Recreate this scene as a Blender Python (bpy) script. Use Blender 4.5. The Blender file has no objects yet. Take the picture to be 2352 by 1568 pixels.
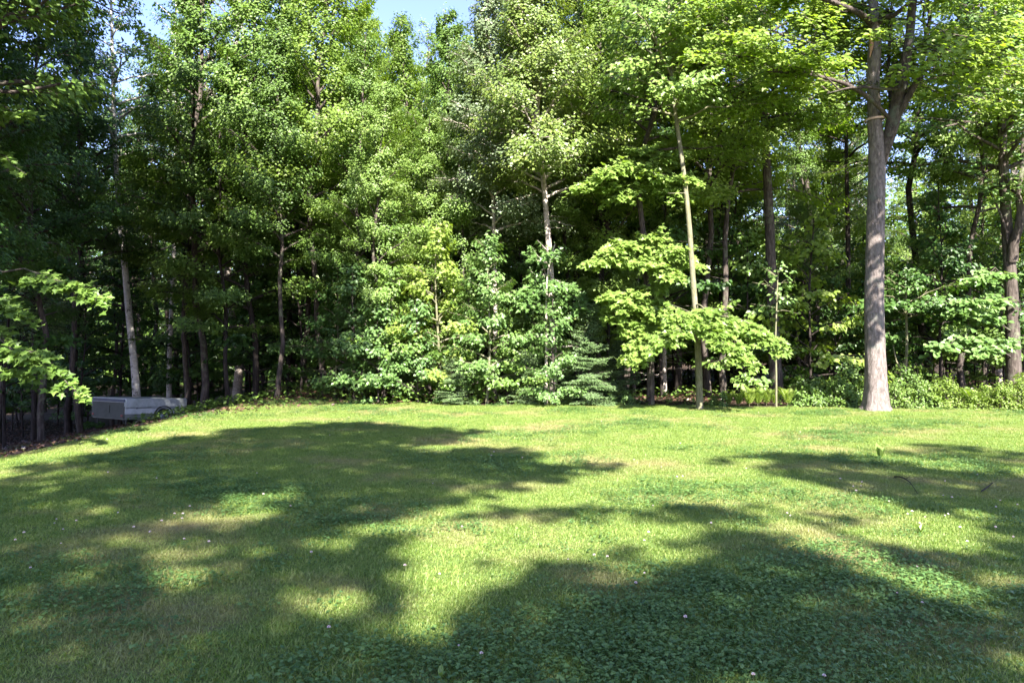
import bpy, math, random
import numpy as np
from mathutils import Vector, Matrix, noise as mnoise
random.seed(7)
SC = bpy.context.scene
R = math.radians
PI = math.pi

# ------------------------------------------------------------------ camera, sky, sun, exposure
F = 1770.0            # focal length in pixels of a 2352-wide picture
CH = 1.6
cam = bpy.data.cameras.new('camera'); co = bpy.data.objects.new('camera', cam)
SC.collection.objects.link(co); SC.camera = co
cam.sensor_width = 36; cam.lens = 36 * F / 2352; cam.clip_end = 600; cam.clip_start = 0.05
co.location = (0, 0, CH); co.rotation_euler = (R(90), 0, 0)

SUN_EL, SUN_AZ = 41.0, 14.0            # sun behind the camera, a little to the right
TS = Vector((math.sin(R(SUN_AZ)) * math.cos(R(SUN_EL)), -math.cos(R(SUN_AZ)) * math.cos(R(SUN_EL)), math.sin(R(SUN_EL))))
w = bpy.data.worlds.new('World'); SC.world = w; w.use_nodes = True
nt = w.node_tree; bg = nt.nodes['Background']
sk = nt.nodes.new('ShaderNodeTexSky'); sk.sky_type = 'NISHITA'; sk.sun_disc = False
sk.sun_elevation = R(SUN_EL); sk.sun_rotation = R(180 - SUN_AZ); sk.air_density = 1.0; sk.dust_density = 0.6; sk.ozone_density = 1.0
tint = nt.nodes.new('ShaderNodeMix'); tint.data_type = 'RGBA'; tint.blend_type = 'MULTIPLY'; tint.inputs[0].default_value = 1.0
nt.links.new(sk.outputs[0], tint.inputs[6]); tint.inputs[7].default_value = (.94, .88, 1.15, 1); nt.links.new(tint.outputs[2], bg.inputs[0]); bg.inputs[1].default_value = 0.075
sl = bpy.data.lights.new('sun', 'SUN'); sl.energy = 5.0; sl.angle = R(0.6); sl.color = (1.0, 0.94, 0.85)
so = bpy.data.objects.new('sun', sl); SC.collection.objects.link(so)
so.rotation_euler = TS.to_track_quat('Z', 'Y').to_euler()
vs = SC.view_settings
vs.view_transform = 'Standard'; vs.look = 'None'; vs.gamma = 1; vs.use_curve_mapping = False; vs.exposure = 2.48
SC.cycles.max_bounces = 8; SC.cycles.diffuse_bounces = 4; SC.cycles.transmission_bounces = 4; SC.cycles.glossy_bounces = 2
SC.cycles.use_denoising = True

def at(px, py, Y):      # point of the place seen at a pixel of the 2352-wide photograph, Y metres away
    return np.array([(px - 1176) / F * Y, Y, CH - (py - 784) / F * Y])

# ------------------------------------------------------------------ helpers
COL = SC.collection
def tag(o, label=None, cat=None, group=None, kind=None):
    if label: o['label'] = label
    if cat: o['category'] = cat
    if group: o['group'] = group
    if kind: o['kind'] = kind
    return o
def empty(name, loc, rz=0.0, sc=1.0):
    o = bpy.data.objects.new(name, None); COL.objects.link(o)
    o.location = loc; o.rotation_euler = (0, 0, rz)
    o.scale = (sc, sc, sc) if not hasattr(sc, '__len__') else sc
    o.empty_display_size = 0.2
    return o
def link(name, me, parent=None):
    o = bpy.data.objects.new(name, me); COL.objects.link(o)
    if parent: o.parent = parent
    return o
def mesh(name, V, T, mats, var=None, midx=None, smooth=False, Q=None):
    V = np.asarray(V, np.float32).reshape(-1, 3)
    T = np.zeros((0, 3), np.int32) if T is None else np.asarray(T, np.int32).reshape(-1, 3)
    Q = np.zeros((0, 4), np.int32) if Q is None else np.asarray(Q, np.int32).reshape(-1, 4)
    me = bpy.data.meshes.new(name)
    nT, nQ = len(T), len(Q)
    me.vertices.add(len(V)); me.vertices.foreach_set('co', V.ravel())
    me.loops.add(nT * 3 + nQ * 4); me.loops.foreach_set('vertex_index', np.concatenate([T.ravel(), Q.ravel()]))
    me.polygons.add(nT + nQ)
    st = np.concatenate([np.arange(nT) * 3, nT * 3 + np.arange(nQ) * 4]).astype(np.int32)
    me.polygons.foreach_set('loop_start', st)
    if midx is not None: me.polygons.foreach_set('material_index', np.asarray(midx, np.int32))
    me.polygons.foreach_set('use_smooth', np.full(nT + nQ, bool(smooth)))
    if not isinstance(mats, (list, tuple)): mats = [mats]
    for m in mats: me.materials.append(m)
    if var is not None:
        a = me.attributes.new('var', 'FLOAT', 'POINT'); a.data.foreach_set('value', np.asarray(var, np.float32))
    me.update(calc_edges=True)
    return me
def nrm(a):
    return a / np.maximum(np.linalg.norm(a, axis=-1, keepdims=True), 1e-9)

class Wood:              # collects tubes into one mesh (quads)
    def __init__(s): s.V = []; s.Q = []; s.n = 0
    def tube(s, P, r, n=6, ridge=None):
        P = np.asarray(P, float); r = np.asarray(r, float); m = len(P)
        Tn = nrm(np.gradient(P, axis=0))
        ref = np.array([1.0, 0, 0]) if abs(Tn[:, 2]).mean() > 0.75 else np.array([0, 0, 1.0])
        A = nrm(np.cross(Tn, ref)); B = np.cross(Tn, A)
        th = np.arange(n) * 2 * PI / n
        rr = np.repeat(r[:, None], n, 1)
        if ridge is not None: rr = rr * ridge(np.arange(m)[:, None] / m, th[None, :], P)
        ring = P[:, None, :] + rr[..., None] * (np.cos(th)[None, :, None] * A[:, None] + np.sin(th)[None, :, None] * B[:, None])
        s.V.append(ring.reshape(-1, 3))
        i = np.arange(m - 1)[:, None] * n; j = np.arange(n)[None, :]; k = (j + 1) % n
        q = np.stack([i + j, i + k, i + n + k, i + n + j], -1).reshape(-1, 4) + s.n
        s.Q.append(q); s.n += m * n
    def twigs(s, A, B, r0, r1, n=3):     # many straight thin cones at once
        if len(A) == 0: return
        D = nrm(B - A); ref = np.where(np.abs(D[:, 2:3]) > .8, np.array([[1., 0, 0]]), np.array([[0, 0, 1.]]))
        X = nrm(np.cross(D, ref)); Y = np.cross(D, X)
        th = np.arange(n) * 2 * PI / n
        o = np.cos(th)[None, :, None] * X[:, None] + np.sin(th)[None, :, None] * Y[:, None]
        v = np.concatenate([A[:, None] + o * np.reshape(r0, (-1, 1, 1)), B[:, None] + o * np.reshape(r1, (-1, 1, 1))], 1)
        s.V.append(v.reshape(-1, 3))
        b = np.arange(len(A))[:, None] * 2 * n; j = np.arange(n)[None]; k = (j + 1) % n
        q = np.stack([b + j, b + k, b + n + k, b + n + j], -1).reshape(-1, 4) + s.n
        s.Q.append(q); s.n += len(A) * 2 * n
    def mesh(s, name, mat, smooth=True):
        return mesh(name, np.concatenate(s.V), None, mat, Q=np.concatenate(s.Q), smooth=smooth)

# leaf outlines: (across, along, lift), triangles
LEAF2 = (np.array([[0, 0, 0], [.40, .42, .10], [0, 1, -.06], [-.40, .42, .10]]), np.array([[0, 1, 2], [0, 2, 3]]))
LEAF4 = (np.array([[0, 0, 0], [.34, .22, .08], [.40, .62, .07], [0, 1.05, -.10], [-.40, .62, .07], [-.34, .22, .08]]),
         np.array([[0, 1, 2], [0, 2, 3], [0, 3, 4], [0, 4, 5]]))
MAPLE = (np.array([[0, .32, -.02], [0, 0, 0], [.34, -.02, .05], [.26, .22, .03], [.58, .50, .08], [.24, .56, .02], [0, 1.05, -.12],
                   [-.24, .56, .02], [-.58, .50, .08], [-.26, .22, .03], [-.34, -.02, .05]]),
         np.array([[0, i, i + 1] for i in range(1, 10)] + [[0, 10, 1]]))
def leaves(P, D, N, s, var, tm):
    tv, tt = tm
    S = nrm(np.cross(D, N)); D = nrm(np.cross(N, S)); N = nrm(N)
    s = np.reshape(s, (-1, 1, 1))
    V = P[:, None] + s * (tv[None, :, 0:1] * S[:, None] + tv[None, :, 1:2] * D[:, None] + tv[None, :, 2:3] * N[:, None])
    T = tt[None] + (np.arange(len(P)) * len(tv))[:, None, None]
    return V.reshape(-1, 3), T.reshape(-1, 3), np.repeat(var, len(tv))

# ------------------------------------------------------------------ materials
def nodes(name):
    m = bpy.data.materials.new(name); m.use_nodes = True
    t = m.node_tree; t.nodes.clear()
    return m, t, t.nodes.new, t.links.new
def setin(n, **k):
    for a, v in k.items(): n.inputs[a.replace('_', ' ')].default_value = v
def rgb(c): return (c[0], c[1], c[2], 1)
def ramp(t, stops):
    n = t.nodes.new('ShaderNodeValToRGB'); e = n.color_ramp.elements
    e[0].position, e[0].color = stops[0][0], rgb(stops[0][1]); e[1].position, e[1].color = stops[1][0], rgb(stops[1][1])
    for p, c in stops[2:]:
        x = e.new(p); x.color = rgb(c)
    return n
def leaf_mat(name, dark, mid, light, trans, gloss=0.38, tmix=0.36, spec=0.5, world_noise=None):
    m, t, N, L = nodes(name)
    at_ = N('ShaderNodeAttribute'); at_.attribute_name = 'var'
    oi = N('ShaderNodeObjectInfo')
    ad = N('ShaderNodeMath'); ad.operation = 'MULTIPLY_ADD'; ad.inputs[1].default_value = 0.45
    L(oi.outputs['Random'], ad.inputs[0])
    sc = N('ShaderNodeMath'); sc.operation = 'MULTIPLY'; sc.inputs[1].default_value = 0.62
    L(at_.outputs['Fac'], sc.inputs[0]); L(sc.outputs[0], ad.inputs[2])
    rp = ramp(t, [(0.08, dark), (1.0, light), (0.55, mid)])
    L(ad.outputs[0], rp.inputs[0])
    col = rp.outputs[0]
    if world_noise:
        tc = N('ShaderNodeNewGeometry')
        nz = N('ShaderNodeTexNoise'); setin(nz, Scale=world_noise[0], Detail=4.0, Roughness=0.6); L(tc.outputs['Position'], nz.inputs['Vector'])
        r2 = ramp(t, [(world_noise[2], (0, 0, 0)), (world_noise[3], (1, 1, 1))]); L(nz.outputs[0], r2.inputs[0])
        mx = N('ShaderNodeMix'); mx.data_type = 'RGBA'; L(r2.outputs[0], mx.inputs[0]); L(col, mx.inputs[6]); mx.inputs[7].default_value = rgb(world_noise[1])
        col = mx.outputs[2]
    pb = N('ShaderNodeBsdfPrincipled'); pb.inputs['Roughness'].default_value = gloss; pb.inputs['Specular IOR Level'].default_value = spec
    L(col, pb.inputs['Base Color'])
    tl = N('ShaderNodeBsdfTranslucent')
    mm = N('ShaderNodeMix'); mm.data_type = 'RGBA'; mm.blend_type = 'MULTIPLY'; mm.inputs[0].default_value = 1.0
    L(col, mm.inputs[6]); mm.inputs[7].default_value = rgb(trans); L(mm.outputs[2], tl.inputs['Color'])
    ms = N('ShaderNodeMixShader'); ms.inputs[0].default_value = tmix
    L(pb.outputs[0], ms.inputs[1]); L(tl.outputs[0], ms.inputs[2])
    o = N('ShaderNodeOutputMaterial'); L(ms.outputs[0], o.inputs[0])
    return m
def bark_mat(name, c1, c2, c3, scale=(9, 9, 1.6), bump=0.5, spots=None, bands=False):
    m, t, N, L = nodes(name)
    tc = N('ShaderNodeTexCoord'); mp = N('ShaderNodeMapping'); mp.inputs['Scale'].default_value = scale
    L(tc.outputs['Object'], mp.inputs[0])
    nz = N('ShaderNodeTexNoise'); setin(nz, Scale=2.2, Detail=7.0, Roughness=0.68, Distortion=0.6); L(mp.outputs[0], nz.inputs['Vector'])
    rp = ramp(t, [(0.30, c1), (0.72, c3), (0.5, c2)]); L(nz.outputs[0], rp.inputs[0])
    col = rp.outputs[0]
    if spots:
        n2 = N('ShaderNodeTexNoise'); setin(n2, Scale=spots[0], Detail=4.0, Roughness=0.7); L(tc.outputs['Object'], n2.inputs['Vector'])
        r2 = ramp(t, [(0.54, (0, 0, 0)), (0.66, (1, 1, 1))]); L(n2.outputs[0], r2.inputs[0])
        mx = N('ShaderNodeMix'); mx.data_type = 'RGBA'; L(r2.outputs[0], mx.inputs[0]); L(col, mx.inputs[6]); mx.inputs[7].default_value = rgb(spots[1])
        col = mx.outputs[2]
    pb = N('ShaderNodeBsdfPrincipled'); pb.inputs['Roughness'].default_value = 0.9; pb.inputs['Specular IOR Level'].default_value = 0.2
    L(col, pb.inputs['Base Color'])
    bp = N('ShaderNodeBump'); setin(bp, Strength=bump, Distance=0.03); L(nz.outputs[0], bp.inputs['Height']); L(bp.outputs[0], pb.inputs['Normal'])
    o = N('ShaderNodeOutputMaterial'); L(pb.outputs[0], o.inputs[0])
    return m
def plain(name, c, rough=0.6, metal=0.0, dirt=None):
    m, t, N, L = nodes(name)
    pb = N('ShaderNodeBsdfPrincipled'); pb.inputs['Roughness'].default_value = rough; pb.inputs['Metallic'].default_value = metal
    tc = N('ShaderNodeTexCoord'); nz = N('ShaderNodeTexNoise'); setin(nz, Scale=3.5, Detail=8.0, Roughness=0.7); L(tc.outputs['Object'], nz.inputs['Vector'])
    d = dirt or tuple(x * 0.6 for x in c)
    rp = ramp(t, [(0.42, c), (0.72, d)]); L(nz.outputs[0], rp.inputs[0]); L(rp.outputs[0], pb.inputs['Base Color'])
    o = N('ShaderNodeOutputMaterial'); L(pb.outputs[0], o.inputs[0])
    return m

TR = (1.7, 1.75, 0.55)
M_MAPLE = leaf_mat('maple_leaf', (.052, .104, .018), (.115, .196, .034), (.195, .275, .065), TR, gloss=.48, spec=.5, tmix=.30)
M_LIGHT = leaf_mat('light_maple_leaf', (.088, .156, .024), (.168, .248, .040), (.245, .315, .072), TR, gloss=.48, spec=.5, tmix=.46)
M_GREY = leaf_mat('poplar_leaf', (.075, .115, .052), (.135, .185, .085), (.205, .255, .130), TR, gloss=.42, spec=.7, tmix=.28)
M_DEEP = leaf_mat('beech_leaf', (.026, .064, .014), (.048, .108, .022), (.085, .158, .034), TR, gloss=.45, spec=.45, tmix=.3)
M_SHRUB = leaf_mat('shrub_leaf', (.052, .108, .028), (.098, .180, .044), (.160, .250, .072), TR, gloss=.45, spec=.55, tmix=.26)
M_BRIGHT = leaf_mat('sapling_leaf', (.110, .180, .034), (.165, .250, .052), (.225, .300, .080), TR, gloss=.42, tmix=.34)
M_OLIVE = leaf_mat('cherry_leaf', (.080, .130, .026), (.130, .190, .036), (.205, .240, .055), TR, gloss=.42, spec=.7, tmix=.3)
M_NEEDLE = leaf_mat('needle', (.060, .115, .038), (.120, .200, .065), (.185, .270, .100), (1.2, 1.2, .6), gloss=.5, tmix=.15)
M_FERN = leaf_mat('fern_frond', (.110, .180, .025), (.160, .240, .035), (.230, .290, .055), TR, gloss=.5, tmix=.4)
M_GRASS = leaf_mat('grass_blade', (.078, .150, .026), (.162, .238, .046), (.300, .335, .110), TR, gloss=.45, tmix=.30, spec=.4,
                   world_noise=(0.55, (.30, .25, .13), .50, .74))
M_CLOVER = leaf_mat('clover_leaf', (.045, .105, .030), (.085, .165, .042), (.135, .220, .060), TR, gloss=.42, tmix=.25, spec=.5)
B_MAIN = bark_mat('maple_bark', (.050, .042, .038), (.145, .122, .112), (.265, .228, .212), scale=(8, 8, 2.6), bump=1.0, spots=(1.6, (.125, .13, .115)))
B_GREY = bark_mat('grey_bark', (.020, .016, .014), (.060, .048, .041), (.155, .128, .112), spots=(3, (.13, .14, .09)))
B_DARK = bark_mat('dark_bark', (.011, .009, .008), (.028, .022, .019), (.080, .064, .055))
B_MOSS = bark_mat('mossy_young_bark', (.080, .080, .045), (.150, .145, .085), (.240, .225, .150), scale=(14, 14, 3), bump=.3, spots=(6, (.19, .17, .14)))
B_PALE = bark_mat('pale_bark', (.20, .165, .14), (.36, .31, .27), (.52, .47, .42), scale=(4, 4, 9), bump=.25, spots=(5, (.10, .08, .065)))
B_BIRCH = bark_mat('birch_bark', (.30, .27, .24), (.50, .47, .43), (.66, .63, .58), scale=(3, 3, 10), bump=.2, spots=(5, (.07, .06, .05)))
B_LIMB = bark_mat('dark_shaded_bark', (.022, .017, .015), (.065, .052, .046), (.150, .124, .110), scale=(9, 9, 2.4), bump=.8, spots=(2.5, (.10, .11, .085)))  # dark upper bark, with shade on the limbs also put into its colour
WOODCUT = plain('bare_wood', (.42, .22, .12), .8, dirt=(.25, .15, .10))

# ------------------------------------------------------------------ ground
def gz(x, y):
    x = np.asarray(x, float); y = np.asarray(y, float)
    d = np.maximum(0, -6.5 - x)
    z = -0.185 * d * np.clip(d / 2.0, 0, 1) ** 0.6
    z = np.maximum(z, -2.2 + 0.02 * np.minimum(d, 60))
    z = z + 0.02 * np.sin(x * .7 + 1) * np.sin(y * .5) * np.clip((y - 4) / 6, 0, 1)
    b = np.clip((y - 20.5) / 10, 0, 1)
    z = z + b * 0.12 * np.sin(x * .45) * np.cos(y * .4)
    return z
def gzf(x, y): return float(gz(x, y))
def lawn_in(x, y):      # signed, >0 inside the mown lawn
    left = x + 6.7 + 0.25 * np.sin(y * 1.3)
    back = 19.25 - 0.010 * (x + 1) ** 2 * (x > -1) - np.where(x < -1, 0.16 * (x + 1) ** 2, 0) + 0.12 * np.sin(x * 1.9) - y
    return np.minimum(left, back)

def sheet(name, xs, ys, zoff, mat, keep=None):
    X, Y = np.meshgrid(xs, ys); Z = gz(X, Y) + zoff
    V = np.stack([X, Y, Z], -1).reshape(-1, 3); nx = len(xs)
    i, j = np.meshgrid(np.arange(len(ys) - 1), np.arange(nx - 1), indexing='ij')
    a = (i * nx + j).ravel()
    Q = np.stack([a, a + 1, a + nx + 1, a + nx], -1)
    if keep is not None:
        c = V[Q].mean(1); Q = Q[keep(c[:, 0], c[:, 1])]
    return link(name, mesh(name, V, None, mat, Q=Q, smooth=True))

def ground_mat(name, cols, scale, bump=.6, patch=None):
    m, t, N, L = nodes(name)
    g = N('ShaderNodeNewGeometry')
    nz = N('ShaderNodeTexNoise'); setin(nz, Scale=scale, Detail=10.0, Roughness=0.75); L(g.outputs['Position'], nz.inputs['Vector'])
    rp = ramp(t, cols); L(nz.outputs[0], rp.inputs[0]); col = rp.outputs[0]
    if patch:
        n2 = N('ShaderNodeTexNoise'); setin(n2, Scale=patch[0], Detail=4.0, Roughness=.6); L(g.outputs['Position'], n2.inputs['Vector'])
        r2 = ramp(t, [(patch[2], (0, 0, 0)), (patch[3], (1, 1, 1))]); L(n2.outputs[0], r2.inputs[0])
        mx = N('ShaderNodeMix'); mx.data_type = 'RGBA'; L(r2.outputs[0], mx.inputs[0]); L(col, mx.inputs[6]); mx.inputs[7].default_value = rgb(patch[1])
        col = mx.outputs[2]
    pb = N('ShaderNodeBsdfPrincipled'); pb.inputs['Roughness'].default_value = 0.95; pb.inputs['Specular IOR Level'].default_value = 0.15
    L(col, pb.inputs['Base Color'])
    bp = N('ShaderNodeBump'); setin(bp, Strength=bump, Distance=0.03); L(nz.outputs[0], bp.inputs['Height']); L(bp.outputs[0], pb.inputs['Normal'])
    o = N('ShaderNodeOutputMaterial'); L(pb.outputs[0], o.inputs[0])
    return m
M_FLOOR = ground_mat('leaf_litter_ground', [(.35, (.018, .012, .009)), (.7, (.070, .046, .032)), (.5, (.036, .024, .017))], 9)
M_LAWN = ground_mat('lawn_soil', [(.35, (.045, .075, .018)), (.7, (.150, .170, .060)), (.5, (.085, .130, .030))], 14, patch=(0.55, (.22, .17, .09), .47, .70))
fl = sheet('forest_floor', np.concatenate([[-300, -120, -60], np.linspace(-40, 40, 121), [60, 120, 300]]),
           np.concatenate([[-200, -80, -30], np.linspace(-15, 75, 136), [120, 250, 400]]), -0.004, M_FLOOR)
tag(fl, kind='structure')
lw = sheet('lawn', np.linspace(-9, 34, 216), np.linspace(-14, 20, 171), 0.0, M_LAWN, keep=lambda x, y: lawn_in(x, y) > -0.05)
tag(lw, kind='structure')

# ------------------------------------------------------------------ tree growing
def interp_path(P, t):
    P = np.asarray(P, float); n = len(P) - 1
    f = np.clip(np.asarray(t) * n, 0, n - 1e-6); i = f.astype(int); u = (f - i)[..., None]
    return P[i] * (1 - u) + P[i + 1] * u
def smooth_path(P, k):
    P = np.asarray(P, float); d = np.concatenate([[0], np.cumsum(np.linalg.norm(np.diff(P, axis=0), axis=1))])
    s = np.linspace(0, d[-1], k)
    Q = np.stack([np.interp(s, d, P[:, i]) for i in range(3)], -1)
    for _ in range(2): Q[1:-1] = (Q[:-2] + 2 * Q[1:-1] + Q[2:]) / 4
    return Q

def grow(rng, H, cb=.2, R_=2.6, nprim=36, nsec=10, nleaf=28, tr=.13, path=None, leaf=.11, tm=LEAF2, flat=.07, lat=.15,
         top_r=.25, wood=None, limbs=True, bulge=.35, updir=.35, dead=0, trunk_n=8, azr=None, topless=False, low_az=None, droop=.3, lmin=.3):
    """one broad-leaved tree at the origin: (wood, leafV, leafT, leafvar)"""
    W = wood or Wood()
    if path is None:
        k = 14; z = np.linspace(-.35, H, k); ph = rng.uniform(0, 6, 4)
        a = .012 * H
        path = np.stack([a * np.sin(z * .55 + ph[0]) + .4 * a * np.sin(z * 1.7 + ph[1]) - a * np.sin(ph[0]),
                         a * np.sin(z * .5 + ph[2]) + .4 * a * np.sin(z * 1.5 + ph[3]) - a * np.sin(ph[2]), z], -1)
    k = len(path); t = np.linspace(0, 1, k)
    rad = tr * (1 - t) ** .75 + .012; rad = rad + tr * .35 * np.exp(-t * 22)
    W.tube(path, rad, trunk_n)
    A, B, LN = [], [], []
    zt = path[:, 2]
    for i in range(nprim):
        u = (i + rng.uniform(0, 1)) / nprim
        tt = cb + (1 - cb) * u * .97
        p0 = interp_path(path, tt); r0 = np.interp(tt, t, rad)
        az = (i * 2.399 + rng.uniform(-.5, .5)) if azr is None else rng.uniform(*azr)
        prof = (1 - u) ** .7 * (1 + bulge * math.sin(min(1, u * 2.2) * PI)) + .12
        ln = R_ * prof * rng.uniform(lmin + .3, 1.15)
        el = updir + .55 * u + rng.uniform(-.15, .2)
        d = np.array([math.cos(az) * math.cos(el), math.sin(az) * math.cos(el), math.sin(el)])
        m = 7; s = np.linspace(0, 1, m)
        P = p0 + ln * (s[:, None] * d[None]); P[:, 2] -= ln * droop * s ** 2 * (1.1 - u)
        P[1:, :] += rng.normal(0, .03 * ln, (m - 1, 3)) * s[1:, None]
        rr = np.minimum(r0 * .75, .010 + .014 * ln) * (1 - .82 * s)
        if limbs: W.tube(P, rr, 5)
        ns = max(3, int(nsec * (.45 + .55 * ln / R_)))
        su = rng.uniform(.18, 1.0, ns) ** .8
        q0 = interp_path(P, su)
        tang = nrm(P[-1] - P[0])
        sd = rng.choice([-1, 1], ns); ang = sd * rng.uniform(.35, 1.15, ns) * (su < .93)
        ca, sa = np.cos(ang), np.sin(ang)
        dx = tang[0] * ca - tang[1] * sa; dy = tang[0] * sa + tang[1] * ca
        dz = tang[2] * .5 + rng.normal(0, .16, ns)
        D = nrm(np.stack([dx, dy, dz], -1))
        sl_ = (.30 + .34 * ln * (1.1 - su)) * rng.uniform(.6, 1.2, ns)
        A.append(q0); B.append(q0 + D * sl_[:, None]); LN.append(sl_)
    if dead:
        uu = rng.uniform(.08, cb * .95, dead); p0 = interp_path(path, uu); az = rng.uniform(0, 2 * PI, dead); l = rng.uniform(.3, 1.3, dead)
        D = np.stack([np.cos(az), np.sin(az), rng.uniform(-.25, .25, dead)], -1)
        W.twigs(p0, p0 + D * l[:, None], np.full(dead, .011), np.full(dead, .003))
    A = np.concatenate(A); B = np.concatenate(B); LN = np.concatenate(LN)
    if limbs: W.twigs(A, B, np.full(len(A), .008), np.full(len(A), .002))
    nl = np.maximum(4, (nleaf * (LN / LN.mean()) ** .8 * rng.uniform(.6, 1.3, len(A)))).astype(int)
    idx = np.repeat(np.arange(len(A)), nl); n = len(idx)
    s = rng.uniform(.0, 1.08, n)
    ax = nrm(B - A)[idx]; sd = nrm(np.cross(ax, np.array([[0, 0, 1.]])))
    latv = rng.normal(0, lat, n) * (1.15 - .6 * s)
    P = A[idx] + (B - A)[idx] * s[:, None] + sd * latv[:, None]
    P[:, 2] += rng.normal(0, flat, n) - .22 * np.abs(latv) - .03
    N = np.stack([rng.normal(0, .45, n), rng.normal(0, .45, n), np.ones(n)], -1)
    out = P - interp_path(path, np.clip((P[:, 2] - zt[0]) / (zt[-1] - zt[0]), 0, 1)); out[:, 2] = 0
    N += 1.15 * nrm(out)
    D = ax + sd * np.sign(latv)[:, None] * .8 + rng.normal(0, .35, (n, 3)); D[:, 2] -= .25
    bv = rng.uniform(0, 1, len(A))
    var = np.clip(.45 * bv[idx] + .55 * rng.uniform(0, 1, n), 0, 1)
    V, T, v = leaves(P, nrm(D), nrm(N), leaf * rng.uniform(.65, 1.25, n), var, tm)
    return W, V, T, v

def conifer(rng, H, R_=1.4, cb=.1, tr=.08, nw=30, per=5, dead=0, needle=.075, step=.10, dens=1.0):
    W = Wood(); k = 10; z = np.linspace(-.3, H, k)
    path = np.stack([.02 * np.sin(z), .02 * np.cos(z * 1.3), z], -1)
    t = np.linspace(0, 1, k); W.tube(path, tr * (1 - t) ** .9 + .006, 7)
    A, B = [], []
    for i in range(nw):
        u = (i + rng.uniform(0, .8)) / nw; zz0 = H * (cb + (1 - cb) * u)
        for j in range(per):
            zz = min(H * .97, zz0 + rng.uniform(-.6, .6) * H * (1 - cb) / nw); e_ = rng.normal(0, .13)
            az = rng.uniform(0, 2 * PI); ln = (R_ * (1 - u) ** .85 + .12) * rng.uniform(.65, 1.1)
            d = np.array([math.cos(az), math.sin(az), .16 + .5 * u + e_]); p0 = np.array([path[0, 0], 0, zz])
            m = 6; s = np.linspace(0, 1, m); P = p0 + ln * s[:, None] * d; P[:, 2] -= ln * .42 * s ** 1.6 * (1 - .6 * u); P[:, 2] += .12 * ln * s ** 4
            W.tube(P, .012 * (1 - .85 * s) * (.4 + ln), 4)
            nn = max(3, int(ln / step)); su = np.linspace(.15, 1, nn); q = interp_path(P, su)
            sgn = np.where(np.arange(nn) % 2, 1, -1); an = sgn * .95
            dd = nrm(P[-1] - P[0]); dx = dd[0] * np.cos(an) - dd[1] * np.sin(an); dy = dd[0] * np.sin(an) + dd[1] * np.cos(an)
            l2 = (.10 + .38 * ln * (1 - su)) * rng.uniform(.7, 1.2, nn)
            D = np.stack([dx, dy, np.full(nn, dd[2] * .6) - .12], -1)
            A.append(q); B.append(q + D * l2[:, None]); A.append(P[:-1]); B.append(P[1:])
    if dead:
        zz = rng.uniform(.3, H * cb, dead); az = rng.uniform(0, 2 * PI, dead); l = rng.uniform(.3, 1.2, dead)
        p0 = np.stack([zz * 0, zz * 0, zz], -1); D = np.stack([np.cos(az), np.sin(az), rng.uniform(-.2, .1, dead)], -1)
        W.twigs(p0, p0 + D * l[:, None], np.full(dead, .009), np.full(dead, .002))
    A = np.concatenate(A); B = np.concatenate(B); W.twigs(A, B, np.full(len(A), .004), np.full(len(A), .0015))
    LN = np.linalg.norm(B - A, axis=1); nl = np.maximum(3, LN / .016 * dens).astype(int)
    idx = np.repeat(np.arange(len(A)), nl); n = len(idx); s = rng.uniform(0, 1.05, n)
    ax = nrm(B - A)[idx]; sd = nrm(np.cross(ax, np.array([[0, 0, 1.]]))) * rng.choice([-1, 1], n)[:, None]
    P = A[idx] + (B - A)[idx] * s[:, None]
    D = ax * .8 + sd * .8 + rng.normal(0, .25, (n, 3)); N = np.stack([rng.normal(0, .4, n), rng.normal(0, .4, n), np.ones(n)], -1); ou = P.copy(); ou[:, 2] = 0; N += .8 * nrm(ou)
    var = np.clip(.5 * rng.uniform(0, 1, len(A))[idx] + .5 * rng.uniform(0, 1, n), 0, 1)
    tv = LEAF2[0] * np.array([.36, 1, 1])
    V, T, v = leaves(P, nrm(D), nrm(N), needle * rng.uniform(.6, 1.2, n), var, (tv, LEAF2[1]))
    return W, V, T, v

class Kind:
    def __init__(s, W, V, T, v, lm, bm, crown='crown', trunk='trunk'):
        s.w = W.mesh(trunk, bm); s.l = mesh(crown, V, T, lm, var=v); s.cn = crown; s.tn = trunk
def plant(kd, name, x, y, label, cat, group=None, rz=None, sc=1.0, lm=None):
    e = empty(name, (x, y, gzf(x, y)), random.uniform(0, 6.28) if rz is None else rz, sc)
    tag(e, label, cat, group)
    link(kd.tn, kd.w, e)
    for l in (kd.l if isinstance(kd.l, list) else [kd.l]):
        c = link(kd.cn, l, e)
        if lm is not None:
            c.material_slots[0].link = 'OBJECT'; c.material_slots[0].material = lm
    return e
def rg(s): return np.random.default_rng(s)

# ------------------------------------------------------------------ tree kinds (meshes shared between alike trees)
def K(s, lm, bm, **k):
    return Kind(*grow(rg(s), **k), lm, bm)
EDGE = [K(11, M_MAPLE, B_GREY, H=14, cb=.26, R_=2.5, nprim=48, nsec=13, nleaf=58, tr=.08, leaf=.085, lat=.19, flat=.10, updir=.45, droop=.2, lmin=.05),
        K(12, M_MAPLE, B_GREY, H=14, cb=.32, R_=2.7, nprim=46, nsec=13, nleaf=58, tr=.085, leaf=.09, lat=.2, flat=.10, bulge=.3, updir=.5, lmin=.05),
        K(13, M_LIGHT, B_GREY, H=14, cb=.34, R_=2.4, nprim=50, nsec=13, nleaf=58, tr=.075, leaf=.085, lat=.19, flat=.11, updir=.6, lmin=.05),
        K(14, M_MAPLE, B_DARK, H=13, cb=.20, R_=2.4, nprim=46, nsec=13, nleaf=56, tr=.07, leaf=.09, lat=.19, flat=.09, updir=.4, lmin=.05)]
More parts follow.
